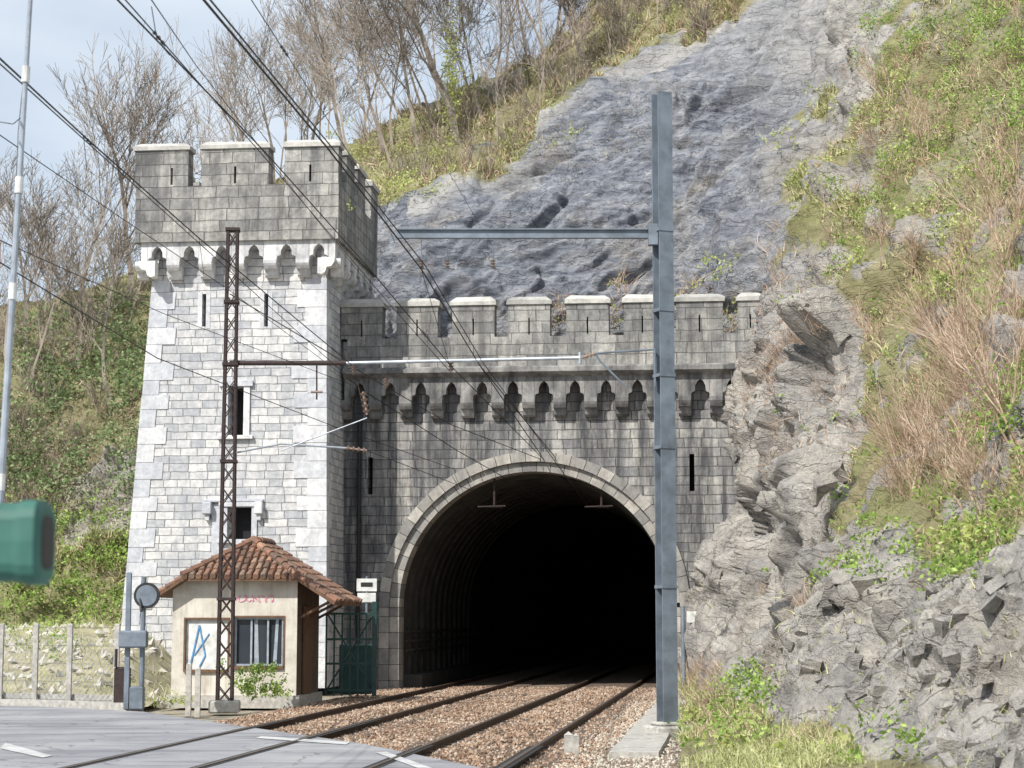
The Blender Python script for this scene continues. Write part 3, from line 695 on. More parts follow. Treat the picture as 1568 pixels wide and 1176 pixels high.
for u in np.arange(-60,240,17):
    v=np.interp(u,us,vt)+rs.uniform(4,140); sg+=grow(tpos(u+rs.uniform(-8,8),v),rs.uniform(3.2,6),.055,(rs.uniform(-.2,.2),0),3,.55,rs)
for u,v in ((1010,60),(1060,20),(960,60),(820,170),(760,215),(880,130),(930,90)):
    sg+=grow(tpos(u,v),3.0,.03,(0,0),3,.6,rs)
segmesh('bare_woodland',sg,'bark2',.008,3)
pts=np.array([s[1][:] for s in sg[::11]]); pts=pts+rng.normal(0,.12,pts.shape); leaves('woodland_buds',pts,.026,'leafb')
sg=[]
for u,v,h in ((1540,470,3.4),(1500,600,3.0),(1560,700,2.6),(1450,620,2.0),(1480,780,1.8),(1400,760,1.5),(1380,420,1.6),(1560,300,2.4),(1330,520,1.2),(1550,60,3),(1420,250,2),(1360,160,2)):
    for j in range(4): sg+=grow(tpos(u+rs.uniform(-12,12),v+rs.uniform(-10,10)),h*rs.uniform(.6,1),.02,(rs.uniform(-.7,.3),-.2),2,.45,rs)
segmesh('bare_shrub_stems',sg,'dry',.005,3)
# ------------------------------------------------------------------ GROUND, ROAD, TRACK
k=NM('stony_ground'); ob=k.obj(); n=k.noise(ob,2.5,8,.7); v=k.add('ShaderNodeTexVoronoi'); v.inputs['Scale'].default_value=14; k.link(ob,v.inputs['Vector'])
c=k.ramp(n,[(.3,S(116,106,90)),(.5,S(162,152,134)),(.7,S(196,186,166))]); c=k.mix(.35,c,v.outputs['Color'],'MULTIPLY')
M['ground']=k.fin(c,k.bump(v.outputs['Distance'],.6,.03),.95)
mb=MB(); mb.quad((-700,-300,-.2),(700,-300,-.2),(700,1200,-.2),(-700,1200,-.2)); mb.build('ground',['ground'])
axis0=Vector((.62,51.7,0)); TD=Vector((math.sin(math.radians(6.5)),math.cos(math.radians(6.5)),0)); TL=Vector((TD.y,-TD.x,0))
def tp(s,l,z=0): return axis0+TD*s+TL*l+Vector((0,0,z))
k=NM('ballast_stone'); ob=k.obj(); v=k.add('ShaderNodeTexVoronoi'); v.inputs['Scale'].default_value=16; k.link(ob,v.inputs['Vector']); sc_=k.add('ShaderNodeSeparateColor'); k.link(v.outputs['Color'],sc_.inputs[0])
cst=[(0,S(92,74,62)),(.4,S(138,116,98)),(.75,S(162,142,122)),(1,S(188,176,160))]
c=k.ramp(sc_.outputs[0],cst); M['ballastbed']=k.fin(c,k.bump(v.outputs['Distance'],1,.05),.95)
k=NM('ballast_chip'); f_=k.math('ADD',k.math('MULTIPLY',k.isl(),.5),k.math('MULTIPLY',k.noise(k.obj(),.45,5),.7)); c=k.ramp(f_,[(.15,S(92,72,58)),(.45,S(142,114,92)),(.7,S(174,150,128)),(1,S(204,194,180))]); M['chip']=k.fin(c,None,.9)
ns,nl=140,40; sv=np.linspace(-36,60,ns); lv=np.linspace(-4.3,5.2,nl)
V=np.array([list(tp(s,l,-.115+rs.uniform(-.012,.012)-(.0 if abs(l)<3 else 0.02))) for s in sv for l in lv])
ii=np.arange(ns*nl).reshape(ns,nl); bulk('ballast_bed',V,np.stack([ii[:-1,:-1],ii[:-1,1:],ii[1:,1:],ii[1:,:-1]],2).reshape(-1,4),['ballastbed'])
def chips(name,C,size,mat):
    n=len(C); o=np.array([[1,0,0],[-1,0,0],[0,1,0],[0,-1,0],[0,0,1],[0,0,-1]],float)
    V=C[:,None,:]+o[None]*(size*rng.uniform(.5,1.2,(n,1,3)))+rng.normal(0,size*.25,(n,6,3))
    f=np.array([[0,2,4],[2,1,4],[1,3,4],[3,0,4],[2,0,5],[1,2,5],[3,1,5],[0,3,5]]); Fc=(np.arange(n)[:,None,None]*6+f[None]).reshape(-1,3)
    return bulk(name,V.reshape(-1,3),Fc,[mat])
n=24000; s=rng.uniform(-31,1.5,n); l=rng.uniform(-4.0,3.4,n); ins=np.abs(np.abs(np.abs(l)-1.75)-.72)<.09
s,l=s[~ins],l[~ins]; C=np.array(axis0)+np.outer(s,np.array(TD))+np.outer(l,np.array(TL)); C[:,2]=-.095+.03*np.exp(-((np.abs(l)-1.75)/.5)**2)
chips('ballast_chips',C,.027,'chip')
n=6000; s=rng.uniform(-31,-1,n); l=rng.uniform(2.9,5.6,n); C=np.array(axis0)+np.outer(s,np.array(TD))+np.outer(l,np.array(TL)); C[:,2]=-.1
M['chipl']=simple('pale_gravel',S(202,194,178),.9,0,4); chips('pale_gravel',C,.024,'chipl')
for ti,off in enumerate((-1.75,1.75)):
    tr=empty('railway_track')
    mb=MB(); m2=MB(); m3=MB()
    for g in (-.7525,.7525):
        l0=off+g; prof=[(-.07,-.15),(.07,-.15),(.07,-.135),(.012,-.115),(.012,-.03),(.036,-.022),(.036,.008),(-.036,.008),(-.036,-.022),(-.012,-.03),(-.012,-.115),(-.07,-.135)]
        a=[tp(-60,l0+x,z) for x,z in prof]; b=[tp(85,l0+x,z) for x,z in prof]; n=len(prof)
        mb.add(a+b,[(i,i+n,(i+1)%n+n,(i+1)%n) for i in range(n)])
        m2.quad(tp(-60,l0-.03,.0125),tp(-60,l0+.03,.0125),tp(85,l0+.03,.0125),tp(85,l0-.03,.0125))
    for s in np.arange(-31,30,.6):
        c=[tp(s+a,off+b,0) for a,b in ((-.13,-1.25),(-.13,1.25),(.13,1.25),(.13,-1.25))]
        m3.add([(p.x,p.y,-.16) for p in c]+[(p.x,p.y,-.085) for p in c],[(4,7,6,5),(0,1,5,4),(1,2,6,5),(2,3,7,6),(3,0,4,7)])
    mb.build('rails',['rail'],tr); m2.build('rail_heads',['railtop'],tr); m3.build('sleepers',['sleeper'],tr)
k=NM('asphalt'); ob=k.obj(); n=k.noise(ob,.5,6,.65); n2=k.noise(ob,60,3,.7); n3=k.noise(k.vmul(ob,(.25,1.6,1)),.9,5,.6)
c=k.ramp(n,[(.3,S(130,130,135)),(.7,S(170,169,170))]); c=k.mix(1.0,c,k.ramp(n2,[(.3,(.75,.75,.75,1)),(.7,(1.15,1.15,1.15,1))]),'MULTIPLY'); c=k.mix(k.ramp(n3,[(.5,0.0),(.62,.5)]),c,S(96,96,102))
vc=k.add('ShaderNodeTexVoronoi',feature='DISTANCE_TO_EDGE'); vc.inputs['Scale'].default_value=.45; wv=k.add('ShaderNodeTexNoise'); wv.inputs['Scale'].default_value=1.2; wv.inputs['Detail'].default_value=5; k.link(ob,wv.inputs['Vector'])
wa=k.add('ShaderNodeVectorMath',operation='MULTIPLY_ADD'); k.link(wv.outputs['Color'],wa.inputs[0]); wa.inputs[1].default_value=(1.2,1.2,1); k.link(ob,wa.inputs[2]); k.link(wa.outputs[0],vc.inputs['Vector'])
c=k.mix(k.ramp(vc.outputs['Distance'],[(0.0,.7),(.012,0.0)]),c,S(70,70,74))
M['asphalt']=k.fin(c,k.bump(n2,.4,.006),.85)
mb=MB(); edge=[(-60,52),(-14,41.2),(-9.5,39.6),(-6.9,37.2),(-2.06,27.6),(-.3,23),(1.6,18),(4.5,11),(6,0),(6,-20),(-60,-20)]
mb.add([(x,y,0) for x,y in edge]+[(x,y,-.14) for x,y in edge],[tuple(range(len(edge)-1,-1,-1))]+[(i,(i+1)%len(edge),(i+1)%len(edge)+len(edge),i+len(edge)) for i in range(len(edge))])
mb.build('road',['asphalt'])
mb=MB()
for off in (-1.75,1.75):
    for g in (-.7525,.7525):
        l0=off+g
        for a,b in ((-.10,-.04),(.04,.10)): mb.quad(tp(-50,l0+a,.004),tp(-50,l0+b,.004),tp(-24.5+ (0 if off>0 else 7),l0+b,.004),tp(-24.5+(0 if off>0 else 7),l0+a,.004))
mb.build('flangeway_dark_strips',['black'])  # flat strips on the road; the grooves' shade is put into their black
M['mark']=simple('worn_road_paint',S(196,196,194),.8,0,3)
mb=MB()
def gq(pts):
    out=[]
    for u,v in pts:
        r=rayd(u,v); t=(EYE-.009)/-r.z; out.append((r.x*t,r.y*t,.009))
    mb.add(out,[tuple(range(len(out)-1,-1,-1))])
gq([(392,1130),(530,1140),(536,1136),(400,1127)]); gq([(0,1146),(66,1160),(80,1157),(8,1137)]); gq([(575,1152),(640,1176),(662,1176),(592,1151)])
mb.build('road_markings',['mark'])
mb=MB(); ke=[(-30,45.2),(-14,41.3),(-9.5,39.7),(-7.3,38.0)]
for (x0,y0_),(x1,y1_) in zip(ke[:-1],ke[1:]):
    d=Vector((x1-x0,y1_-y0_,0)); nn=Vector((-d.y,d.x,0)).normalized()*.18; p=[Vector((x0,y0_,0)),Vector((x1,y1_,0))]
    v_=[p[0],p[1],p[1]+nn,p[0]+nn]; mb.add([(q.x,q.y,-.1) for q in v_]+[(q.x,q.y,.12) for q in v_],[(4,5,6,7),(0,1,5,4),(2,3,7,6),(1,2,6,5),(3,0,4,7)])
mb.build('kerb',['conc'])
mb=MB()
for s in np.arange(-25,-1,1.0): 
    c=[tp(s+a,3.85+b) for a,b in ((.02,-.33),(.02,.33),(.98,.33),(.98,-.33))]
    j=rs.uniform(-.012,.012); mb.add([(p.x,p.y,-.2) for p in c]+[(p.x,p.y,-.03+j) for p in c],[(4,7,6,5),(0,1,5,4),(1,2,6,5),(2,3,7,6),(3,0,4,7)])
mb.build('cable_trough_covers',['conc'])
# ------------------------------------------------------------------ right steel pole
PYR=31.0; pb=at(1022,1112,PYR); 
pole=empty('catenary_pole',(pb.x,PYR,0),math.radians(22))
ztop=at(1010,143,PYR).z
mb=MB(); hw=.125
mb.box(-hw,hw,-hw,-hw+.022,.05,ztop); mb.box(-hw,hw,hw-.022,hw,.05,ztop); mb.box(-.008,.008,-hw+.022,hw-.022,.05,ztop)
for zz in (2.2,4.4,5.55,6.6,7.9): mb.box(-hw-.012,hw+.012,-hw-.012,hw+.012,zz,zz+.05)
mb.build('h_section',['galv'],pole)
mb=MB(); mb.rbox(-.30,.30,-.30,.30,-.15,.07,.03); mb.rbox(-.2,.2,-.2,.2,.07,.13,.02); mb.build('footing',['conc'],pole)
mb=MB(); R_=Matrix.Rotation(-math.radians(22),3,'Z')
mb.T=lambda x,y,z: R_@Vector((x-pb.x,y-PYR,z))
A=at(1002,357,PYR); Bp=at(607,370,PYR); z_=A.z
mb.m=0
mb.box(Bp.x,A.x+.02,PYR-.05,PYR+.05,z_-.085,z_-.06); mb.box(Bp.x,A.x+.02,PYR-.05,PYR+.05,z_+.05,z_+.07); mb.box(Bp.x,A.x+.02,PYR-.006,PYR+.006,z_-.06,z_+.05)
mb.box(A.x-.1,A.x+.05,PYR-.09,PYR+.09,z_-.2,z_+.14)
a1=at(1003,535,PYR);a2=at(912,541,PYR);a3=at(918,552,PYR);a4=at(958,592,PYR)
mb.path([a1,a2,a3,a4],.016); mb.tube(a1,a1+Vector((0,0,-.6)),.014)
a6=at(890,548,PYR)
mb.insulator(a2,a6,.05,4,1)
for uu in (645,685,755):
    p=at(uu,368,PYR); q_=at(uu,398,PYR); mb.tube(p,q_,.008); mb.insulator(q_,q_+Vector((0,0,-.14)),.05,3,1); mb.tube(q_+Vector((-.12,0,-.12)),q_+Vector((.12,0,-.15)),.012)
mb.build('cantilever_arms',['galv','insul'],pole)
# ------------------------------------------------------------------ lattice mast
MY=40.0; mp=at(344,1078,MY); mast=empty('lattice_mast',(mp.x,MY,0),math.radians(4)); zt_=at(352,350,MY).z
mb=MB(); w0,w1=.175,.125
def mw(z): return w0+(w1-w0)*z/zt_
for sx in (-1,1):
    for sy in (-1,1):
        for (a,b) in ((.06,.012),(.012,.06)):
            vs=[]
            for z,w in ((0,w0),(zt_,w1)):
                cx_,cy_=sx*w,sy*w
                vs+=[(cx_,cy_,z),(cx_-sx*a,cy_,z),(cx_-sx*a,cy_-sy*b,z),(cx_,cy_-sy*b,z)]
            mb.add(vs,[(0,1,5,4),(1,2,6,5),(2,3,7,6),(3,0,4,7),(4,5,6,7)])
nbz=22
for i in range(nbz):
    za=zt_*i/nbz+.02; zb=zt_*(i+1)/nbz-.02; wa_,wb_=mw(za)-.01,mw(zb)-.01
    for sy in (-1,1):
        mb.tube((-wa_,sy*wa_,za),(wb_,sy*wb_,zb),.014,n=4); mb.tube((wa_,sy*wa_,za),(-wb_,sy*wb_,zb),.014,n=4)
        mb.tube((sy*wa_,-wa_,za),(sy*wb_,wb_,zb),.014,n=4); mb.tube((sy*wa_,wa_,za),(sy*wb_,-wb_,zb),.014,n=4)
for zz in (2.1,4.9,6.9,8.2,zt_-.06): w=mw(zz)+.02; mb.box(-w,w,-w,w,zz,zz+.06)
mb.build('lattice',['rust'],mast)
mb=MB(); mb.rbox(-.3,.3,-.3,.3,-.15,.1,.03); mb.build('footing',['conc'],mast)
mb=MB(); R2=Matrix.Rotation(-math.radians(4),3,'Z'); mb.T=lambda x,y,z:R2@Vector((x-mp.x,y-MY,z))
b0=at(352,556,MY);b1=at(530,556,MY-.3);b2=at(888,548,MY-1.2)
mb.tube(b0,b1,.05,m=0); mb.tube(b1,b2,.035,m=1); mb.tube(b2-Vector((0,0,.12)),b2+Vector((0,0,.12)),.03,m=1)
c0=at(352,695,MY);c1=at(430,680,MY);c2=at(530,686,MY);c3=at(562,690,MY)
mb.path([c0,c1,c2],.02,m=1); mb.insulator(c2,c3,.06,4,2)
mb.path([at(352,450,MY),at(530,556,MY-.3)],.012,m=0)
d0=at(485,560,MY-.2); mb.path([d0,at(485,612,MY-.2)],.018,m=0); mb.tube(at(476,600,MY-.2),at(494,600,MY-.2),.025,m=2)
for uu,vv in ((540,570),(590,590),(690,565)):
    p=at(uu,vv-10,MY-.6); mb.insulator(p,p+Vector((.02,0,-.18)),.07,3,2)
mb.tube(at(545,575,MY-.5),at(560,640,MY-.5),.012,m=0); mb.insulator(at(556,600,MY-.5),at(562,635,MY-.5),.08,4,2)
mb.tube(at(562,640,MY-.5),at(430,690,MY-.4),.012,m=1)
mb.build('cantilever_arms',['rust','galvl','insul'],mast)
# ------------------------------------------------------------------ wires
mb=MB()
def wire(pts,r=.009,ext=.6):
    P3=[at(*p) for p in pts]
    P3=[P3[0]-(P3[1]-P3[0])*ext]+P3; mb.path(P3,r,5)
wire([(0,90,16),(130,210,22),(305,365,30),(540,560,39.5)],.010); wire([(0,98,16),(300,368,30),(560,602,40)],.007)
wire([(180,0,17),(405,232,27),(560,405,36),(690,560,39.0),(835,706,52)],.010); wire([(192,0,17),(400,235,27),(600,470,38),(690,570,39)],.007)
wire([(312,0,15),(500,225,24),(645,412,31),(735,560,41),(832,702,52.3)],.012); wire([(322,0,15),(505,222,24),(652,408,31),(740,556,41),(905,782,54)],.009)
wire([(0,207,22),(180,330,31),(345,440,40),(575,612,51)],.007)
wire([(0,402,20),(240,548,30),(530,660,44),(700,720,52.4)],.008)
wire([(0,368,22),(250,480,32),(540,590,39)],.006)
wire([(385,0,20),(440,85,25),(575,300,36),(605,372,31.5)],.006); wire([(232,0,14),(300,100,20),(480,330,35),(600,480,44)],.005)
wire([(555,0,25),(650,200,36),(735,345,50)],.005)
wire([(560,600,40),(700,690,48),(850,775,54)],.010,0); wire([(545,565,39.5),(690,650,48),(835,706,52)],.010,0); wire([(562,690,40),(760,765,55)],.008,0)
wire([(735,560,41),(850,700,52),(918,785,54.5)],.012,0); wire([(645,412,31),(690,565,39)],.006,0); wire([(835,706,52),(900,770,55)],.014,0)
for (u1,v1,u2,v2,Y) in ((232,10,240,60,15.5),(232,52,260,85,17),(128,208,133,262,22),(305,365,312,420,30),(500,520,505,560,38),(780,615,785,655,47),(820,690,822,720,52)):
    mb.tube(at(u1,v1,Y),at(u2,v2,Y),.005,n=4)
for u,v,Y in ((128,208,22),(430,70,21),(235,48,16.5)):
    p=at(u,v,Y); mb.insulator(p,p+Vector((.05,.3,-.04)),.02,3)
mb.build('overhead_catenary_wires',['wire'])
# ------------------------------------------------------------------ hut
OH=make_frame(455,42); hut=empty('crossing_keeper_hut',OH,ROT)
hx=-2.72; hd=2.3
mb=MB()
ZR=3.40; XRd=-1.19; SL=.64
win=(-1.36,-.30,.74,1.76); pan=(-2.42,-1.50,.66,1.72)
mb.wall(hx,0,0,2.38,0,[win,pan],.12,m=0,md=1)
mb.add([(hx,0,2.38),(0,0,2.38),(0,0,2.58),(-2.45,0,2.58)],[(0,1,2,3)],0)
mb.quad((0,0,0),(0,hd,0),(0,hd,2.58),(0,0,2.58),2); mb.quad((hx,hd,0),(hx,0,0),(hx,0,2.38),(hx,hd,2.38)); mb.quad((0,hd,0),(hx,hd,0),(hx,hd,2.45),(0,hd,2.58))
M['dwall']=simple('shaded_side_wall',S(104,88,76),.9,0,3,.3)  # side wall turned from the sun; its shade is put into this darker colour
mb.build('walls',['plaster','glass','dwall'],hut)
mb=MB()
a,b,c,d=pan
mb.box(a,b,.06,.118,c,d,0)
mb.tube((a+.1,.05,c+.08),(a+.28,.05,d-.12),.02,n=4,m=1); mb.tube((a+.28,.05,d-.12),(a+.42,.05,c+.3),.02,n=4,m=1); mb.tube((a+.18,.05,c+.3),(a+.5,.05,d-.3),.015,n=4,m=1); mb.tube((a+.42,.05,c+.3),(a+.3,.05,c+.06),.02,n=4,m=1)
for h in (win,pan):
    a,b,c,d=h
    mb.box(a-.04,a,-.02,.06,c-.04,d+.04,2); mb.box(b,b+.04,-.02,.06,c-.04,d+.04,2); mb.box(a,b,-.02,.06,d,d+.04,2); mb.box(a-.02,b+.02,-.06,.06,c-.06,c,2)
a,b,c,d=win
for x in (a+.0,a+.34,a+.70,b-.04): mb.box(x,x+.04,.05,.10,c,d,3)
mb.box(a,b,.052,.098,d-.04,d,3); mb.box(a,b,.052,.098,c,c+.04,3)
mb.quad((a+.42,.11,c),(a+.52,.11,c),(a+.48,.11,d),(a+.4,.11,d),3)
mb.quad((a+.82,.11,c),(a+.90,.11,c),(a+.94,.11,d),(a+.88,.11,d),3)
mb.build('window_and_panel',['whitep','bluep','wood','galvl'],hut)
mb=MB(); x=-1.3
pts=[]
for i in range(60):
    tt_=i/59; pts.append(Vector((-1.33+.85*tt_+.05*math.sin(tt_*37),-.006,2.16+.07*math.sin(tt_*31)*(1 if i%7 else .3))))
mb.path(pts,.010,4); mb.build('graffiti',['pink'],hut)
def rz(x): return ZR-SL*abs(x-XRd)
yF=-.32; yR=.9; yE=2.75; xlE=-2.98; xrE=.86; zh=2.60; hxw=(ZR-zh)/SL
mb=MB()
R0=(XRd,yR,ZR);R1=(XRd,yE,ZR);HL=(XRd-hxw,yF,zh);HR=(XRd+hxw,yF,zh);EL=(xlE,yF,rz(xlE));ER=(xrE,yF,rz(xrE));EL2=(xlE,yE,rz(xlE));ER2=(xrE,yE,rz(xrE))
vs=[R0,R1,HL,HR,EL,ER,EL2,ER2]; vd=[(x,y,z-.07) for x,y,z in vs]
fs=[(0,2,3),(0,1,6,4,2),(0,3,5,7,1)]
mb.add(vs,fs,1); mb.add(vd,[tuple(reversed(f)) for f in fs],1)
allv=vs+vd
for i,j in ((4,2),(2,3),(3,5),(5,7),(7,1),(1,6),(6,4)): mb.add([allv[i],allv[j],allv[j+8],allv[i+8]],[(3,2,1,0)],1)
def rib(p0,p1):
    p0=Vector(p0);p1=Vector(p1); L=(p1-p0).length; n=max(1,int(round(L/.26)))
    for i in range(n):
        j=Vector((rs.uniform(-.008,.008),0,rs.uniform(-.006,.01)))
        a=p0.lerp(p1,i/n)+j; b=p0.lerp(p1,min(1,(i+1.12)/n)); up_=Vector((0,0,.022))
        mb.tube(a+up_,b,.066,.050,8,0)
sp_t=.155
x=XRd-hxw+.06
while x<XRd+hxw:
    f=1-abs(x-XRd)/hxw; rib((x,yF-.04,zh+.0),(x,yF+(yR-yF)*f,zh+(ZR-zh)*f)); x+=sp_t
y=yF+.05
while y<yE:
    lim_=0 if y>yR else hxw*(yR-y)/(yR-yF)
    rib((xlE-.03,y,rz(xlE)),(XRd-lim_,y,rz(XRd-lim_))); rib((xrE+.03,y,rz(xrE)),(XRd+lim_,y,rz(XRd+lim_))); y+=sp_t
for a,b in ((HL,R0),(HR,R0),(R0,R1)):
    a=Vector(a);b=Vector(b); n=int((b-a).length/.3)+1
    for i in range(n): mb.tube(a.lerp(b,i/n)+Vector((0,0,.06)),a.lerp(b,(i+1.1)/n)+Vector((0,0,.04)),.09,.075,8,0)
mb.build('roof',['tile','wood'],hut)
mb=MB()
for y in (0.2,1.1,2.2): mb.tube((0,y,1.75),(.7,y,2.12),.04,n=4)
mb.box(0.02,.06,.5,1.3,.05,2.0); mb.build('eave_struts_and_door',['wood'],hut)
mb=MB(); mb.box(hx-.08,.08,-.08,hd+.08,-.15,.12); mb.build('plinth',['conc'],hut)
hp=np.array([list(at(u,v,40.8)) for u,v in ((378,1040),(400,1050),(415,1062),(365,1058),(390,1065),(430,1066),(385,1030))]); leaves('hut_bush',bushpts(hp,np.array([.36,.36,.3,.3,.32,.2,.25]),2600),.035,'leafg')
fp=np.array([list(at(u,v,38.5)) for u,v in ((262,1078),(275,1076),(290,1080),(250,1082))]); leaves('flower_tufts',bushpts(fp,np.array([.22,.22,.2,.2]),1600),.03,'leafy')
# ------------------------------------------------------------------ crossing signal, fence, etc.
def P(u,Y): 
    p=at(u,950,Y); return p.x
sx_=P(219,38.0)
sg_=empty('crossing_signal',(sx_,38.0,0),0)
mb=MB(); zc_=at(226,912,38).z
mb.tube((0,0,-.1),(0,0,zc_+.35),.05,n=10,m=0); mb.rbox(-.33,-.24,-.05,.05,0,zc_+.45,.02,0)
mb.tube((.08,-.12,zc_),(.08,-.06,zc_),.25,.25,24,1); mb.tube((.08,-.05,zc_),(.08,.10,zc_),.15,.12,20,1); mb.tube((.08,-.128,zc_),(.08,-.12,zc_),.2,.2,24,0)
mb.tube((-.05,-.1,zc_-.05),(.0,-.2,zc_-.30),.03,n=6,m=1)
zb_=at(205,980,38).z; mb.rbox(-.42,.1,-.22,.06,zb_-.15,zb_+.18,.03,0); mb.rbox(-.2,.05,-.16,.1,0,.45,.03,0)
mb.build('signal_parts',['galv','black','galvl'],sg_)
mb=MB(); bx=P(190,38.6); mb.rbox(bx-.13,bx+.13,38.4,38.75,0,.8,.03); mb.tube((bx-.1,38.4,.8),(bx-.1,38.4,1.15),.03); mb.tube((bx+.1,38.6,.8),(bx+.1,38.6,1.1),.03); mb.build('relay_cabinet',['rust'])
for u,v0,v1,Y,w in ((291,1015,1088,38.4,.10),(305,1022,1092,38.0,.10),(870,1122,1150,27,.12),(881,1124,1150,26.9,.08)):
    mb=MB(); x=P(u,Y); z=at(u,v0,Y).z; mb.rbox(-w/2,w/2,-w/2,w/2,-.15,z-.03,.012); mb.add([(-w/2,-w/2,z-.03),(w/2,-w/2,z-.03),(w/2,w/2,z-.03),(-w/2,w/2,z-.03),(0,0,z+.02)],[(0,1,4),(1,2,4),(2,3,4),(3,0,4)])
    o=mb.build('concrete_marker_post',['conc']); o.location=(x,Y,0)
fe=empty('trackside_fence')
mb=MB(); m2=MB(); fpz=[]
for u,Y in ((-230,41.5),(-110,41),(3,40.6),(56,40.2),(108,39.8),(180,39.2)):
    x=P(u,Y); h=at(u,955,Y).z; mb.rbox(x-.05,x+.05,Y-.05,Y+.05,-.1,h,.015); fpz.append((x,Y,h))
for (xa_,ya_,ha),(xb_,yb_,hb) in zip(fpz[:-1],fpz[1:]):
    for j in range(5): 
        z=.12+j*(ha-.2)/4; m2.tube((xa_,ya_,z),(xb_,yb_,z),.004,n=3)
    L_=xb_-xa_; n=int(L_/.11); W_=1.2/L_
    for i in range(-int(W_*n)-1,n+1):
        for sgn_ in (1,-1):
            f0=i/n if sgn_>0 else i/n+W_; f1=f0+sgn_*W_
            lo,hi=sorted((f0,f1)); a0=max(lo,0);a1_=min(hi,1)
            if a1_-a0<1e-3: continue
            zf=lambda f:.12+1.3*(f-f0)/(f1-f0)
            m2.tube((xa_+L_*a0,ya_+(yb_-ya_)*a0,zf(a0)),(xa_+L_*a1_,ya_+(yb_-ya_)*a1_,zf(a1_)),.003,n=3)
mb.build('concrete_posts',['conc'],fe); m2.build('wire_mesh',['galv'],fe)
mb=MB()
for (xa_,ya_,ha),(xb_,yb_,hb) in zip(fpz[:-1],fpz[1:]):
    d=Vector((xb_-xa_,yb_-ya_,0)); nn=Vector((-d.y,d.x,0)).normalized()*.16; a_=Vector((xa_,ya_+.1,0)); b_=Vector((xb_-.02,yb_+.1,0)); v_=[a_,b_,b_+nn,a_+nn]
    mb.add([(q.x,q.y,-.1) for q in v_]+[(q.x,q.y,.22) for q in v_],[(4,5,6,7),(0,1,5,4),(2,3,7,6),(1,2,6,5),(3,0,4,7)])
mb.build('low_concrete_wall',['conc'])
M['scree']=simple('scree_stone',S(196,190,180),.95,0,2)
nbk=30; xs_=np.linspace(-22,-7.6,60); ys_=np.linspace(40.9,56,nbk); gx,gy=np.meshgrid(xs_,ys_,indexing='ij'); gp=np.stack([gx.ravel(),gy.ravel(),np.zeros(gx.size)],1)
hz=np.clip((gy.ravel()-41)*.14,0,1.5)*(np.clip((-7.9-gx.ravel())/1.2,0,1))+.18*fbm(gp*.8,4,.6,90)-.05; gp[:,2]=hz
M['bank']=simple('earth_bank',S(166,158,130),.95,0,1.5,.5); ii=np.arange(60*nbk).reshape(60,nbk); bulk('grassy_bank',gp,np.stack([ii[:-1,:-1],ii[1:,:-1],ii[1:,1:],ii[:-1,1:]],2).reshape(-1,4),['bank'],None,True)
s_=rng.integers(0,len(gp),1100); C=gp[s_]+rng.normal(0,.2,(1100,3))*np.array([1,1,.1]); chips('stony_bank',C,.13,'scree')
s_=rng.integers(0,len(gp),6000); C=gp[s_]+rng.normal(0,.2,(6000,3))*np.array([1,1,.05]); strands('bank_grass',C,up+rng.normal(0,.45,C.shape),rng.uniform(.12,.35,6000),np.full(6000,.010),'grass')
s_=rng.integers(0,len(gp),30); leaves('bank_shrubs',bushpts(gp[s_],rng.uniform(.3,.6,30),330),.05,'leafg')
mb=MB(); gx0=P(500,45);gx1=P(574,45.2); gz=at(530,938,45).z
for i in range(7):
    x=gx0+(gx1-gx0)*i/6; mb.box(x-.02,x+.02,45-.02,45+.02,0,gz)
for z in (.1,.7,1.25,gz-.05): mb.box(gx0,gx1,44.97,45.03,z,z+.05)
mb.box(gx1-.04,gx1+.06,44.9,45.05,0,gz+.25); mb.tube((gx0,45,gz),(gx1,45,.1),.02); mb.tube((gx0,45,.1),(gx1,45,gz),.02)
mb.build('green_gate',['greenp'])
mb=MB(); x0=P(520,46);x1=P(570,46); mb.rbox(x0,x1,46,46.6,0,1.15,.03); mb.build('equipment_cabinet',['greenp'])
mb=MB(); zq=at(561,895,47).z; xq=P(561,47); mb.box(xq-.24,xq+.24,47,47.03,zq-.16,zq+.14,0); mb.box(xq-.14,xq+.14,46.99,46.998,zq-.05,zq+.05,1); mb.box(xq-.22,xq+.22,47,47.03,zq-.42,zq-.2,0); mb.tube((xq,47.05,0),(xq,47.05,zq+.2),.03,m=2)
mb.build('trackside_sign',['whitep','black','galv'])
mb=MB(); zq=at(1070,945,49).z; xq=P(1066,46.2); YY=46.2; mb.box(xq-.22,xq+.22,YY,YY+.03,zq-.13,zq+.13,0); mb.box(xq-.16,xq+.16,YY-.01,YY-.002,zq-.85,zq-.7,1); mb.box(xq-.05,xq+.12,YY,YY+.03,zq-.95,zq-.45,0); mb.tube((xq-.3,YY+.05,0),(xq-.3,YY+.05,zq+.25),.05,m=2); mb.tube((xq,YY+.05,0),(xq,YY+.05,zq),.025,m=2)
mb.build('kilometre_sign',['whitep','bluep','galv'])
bb=empty('level_crossing_barrier')
mb=MB(); p0=at(-8,900,14);p1=at(5,700,14);p2=at(50,-60,14)
mb.tube(p0,p2,.030,.016,10,0)
b_=Vector((p0.x-.25,14,0)); mb.rbox(b_.x-.3,b_.x+.1,13.8,14.2,0,1.1,.04,0); mb.tube((b_.x-.02,14,1.0),p0,.04,m=0)
for f in (.15,.45,.62,.8): q_=p0.lerp(p2,f); mb.tube(q_,q_+(p2-p0).normalized()*.12,.03,n=10,m=1)
mb.path([at(40,140,14),at(38,175,14),at(20,190,14),at(-5,186,14)],.004,4,2); mb.path([at(48,0,14),at(28,200,14),at(12,560,14)],.003,4,2)
mb.build('boom',['galvl','whitep','wire'],bb)
gl=empty('green_signal_housing')
mb=MB(); c0=at(36,831,4.5); cxg,czg=c0.x,c0.z
n=20
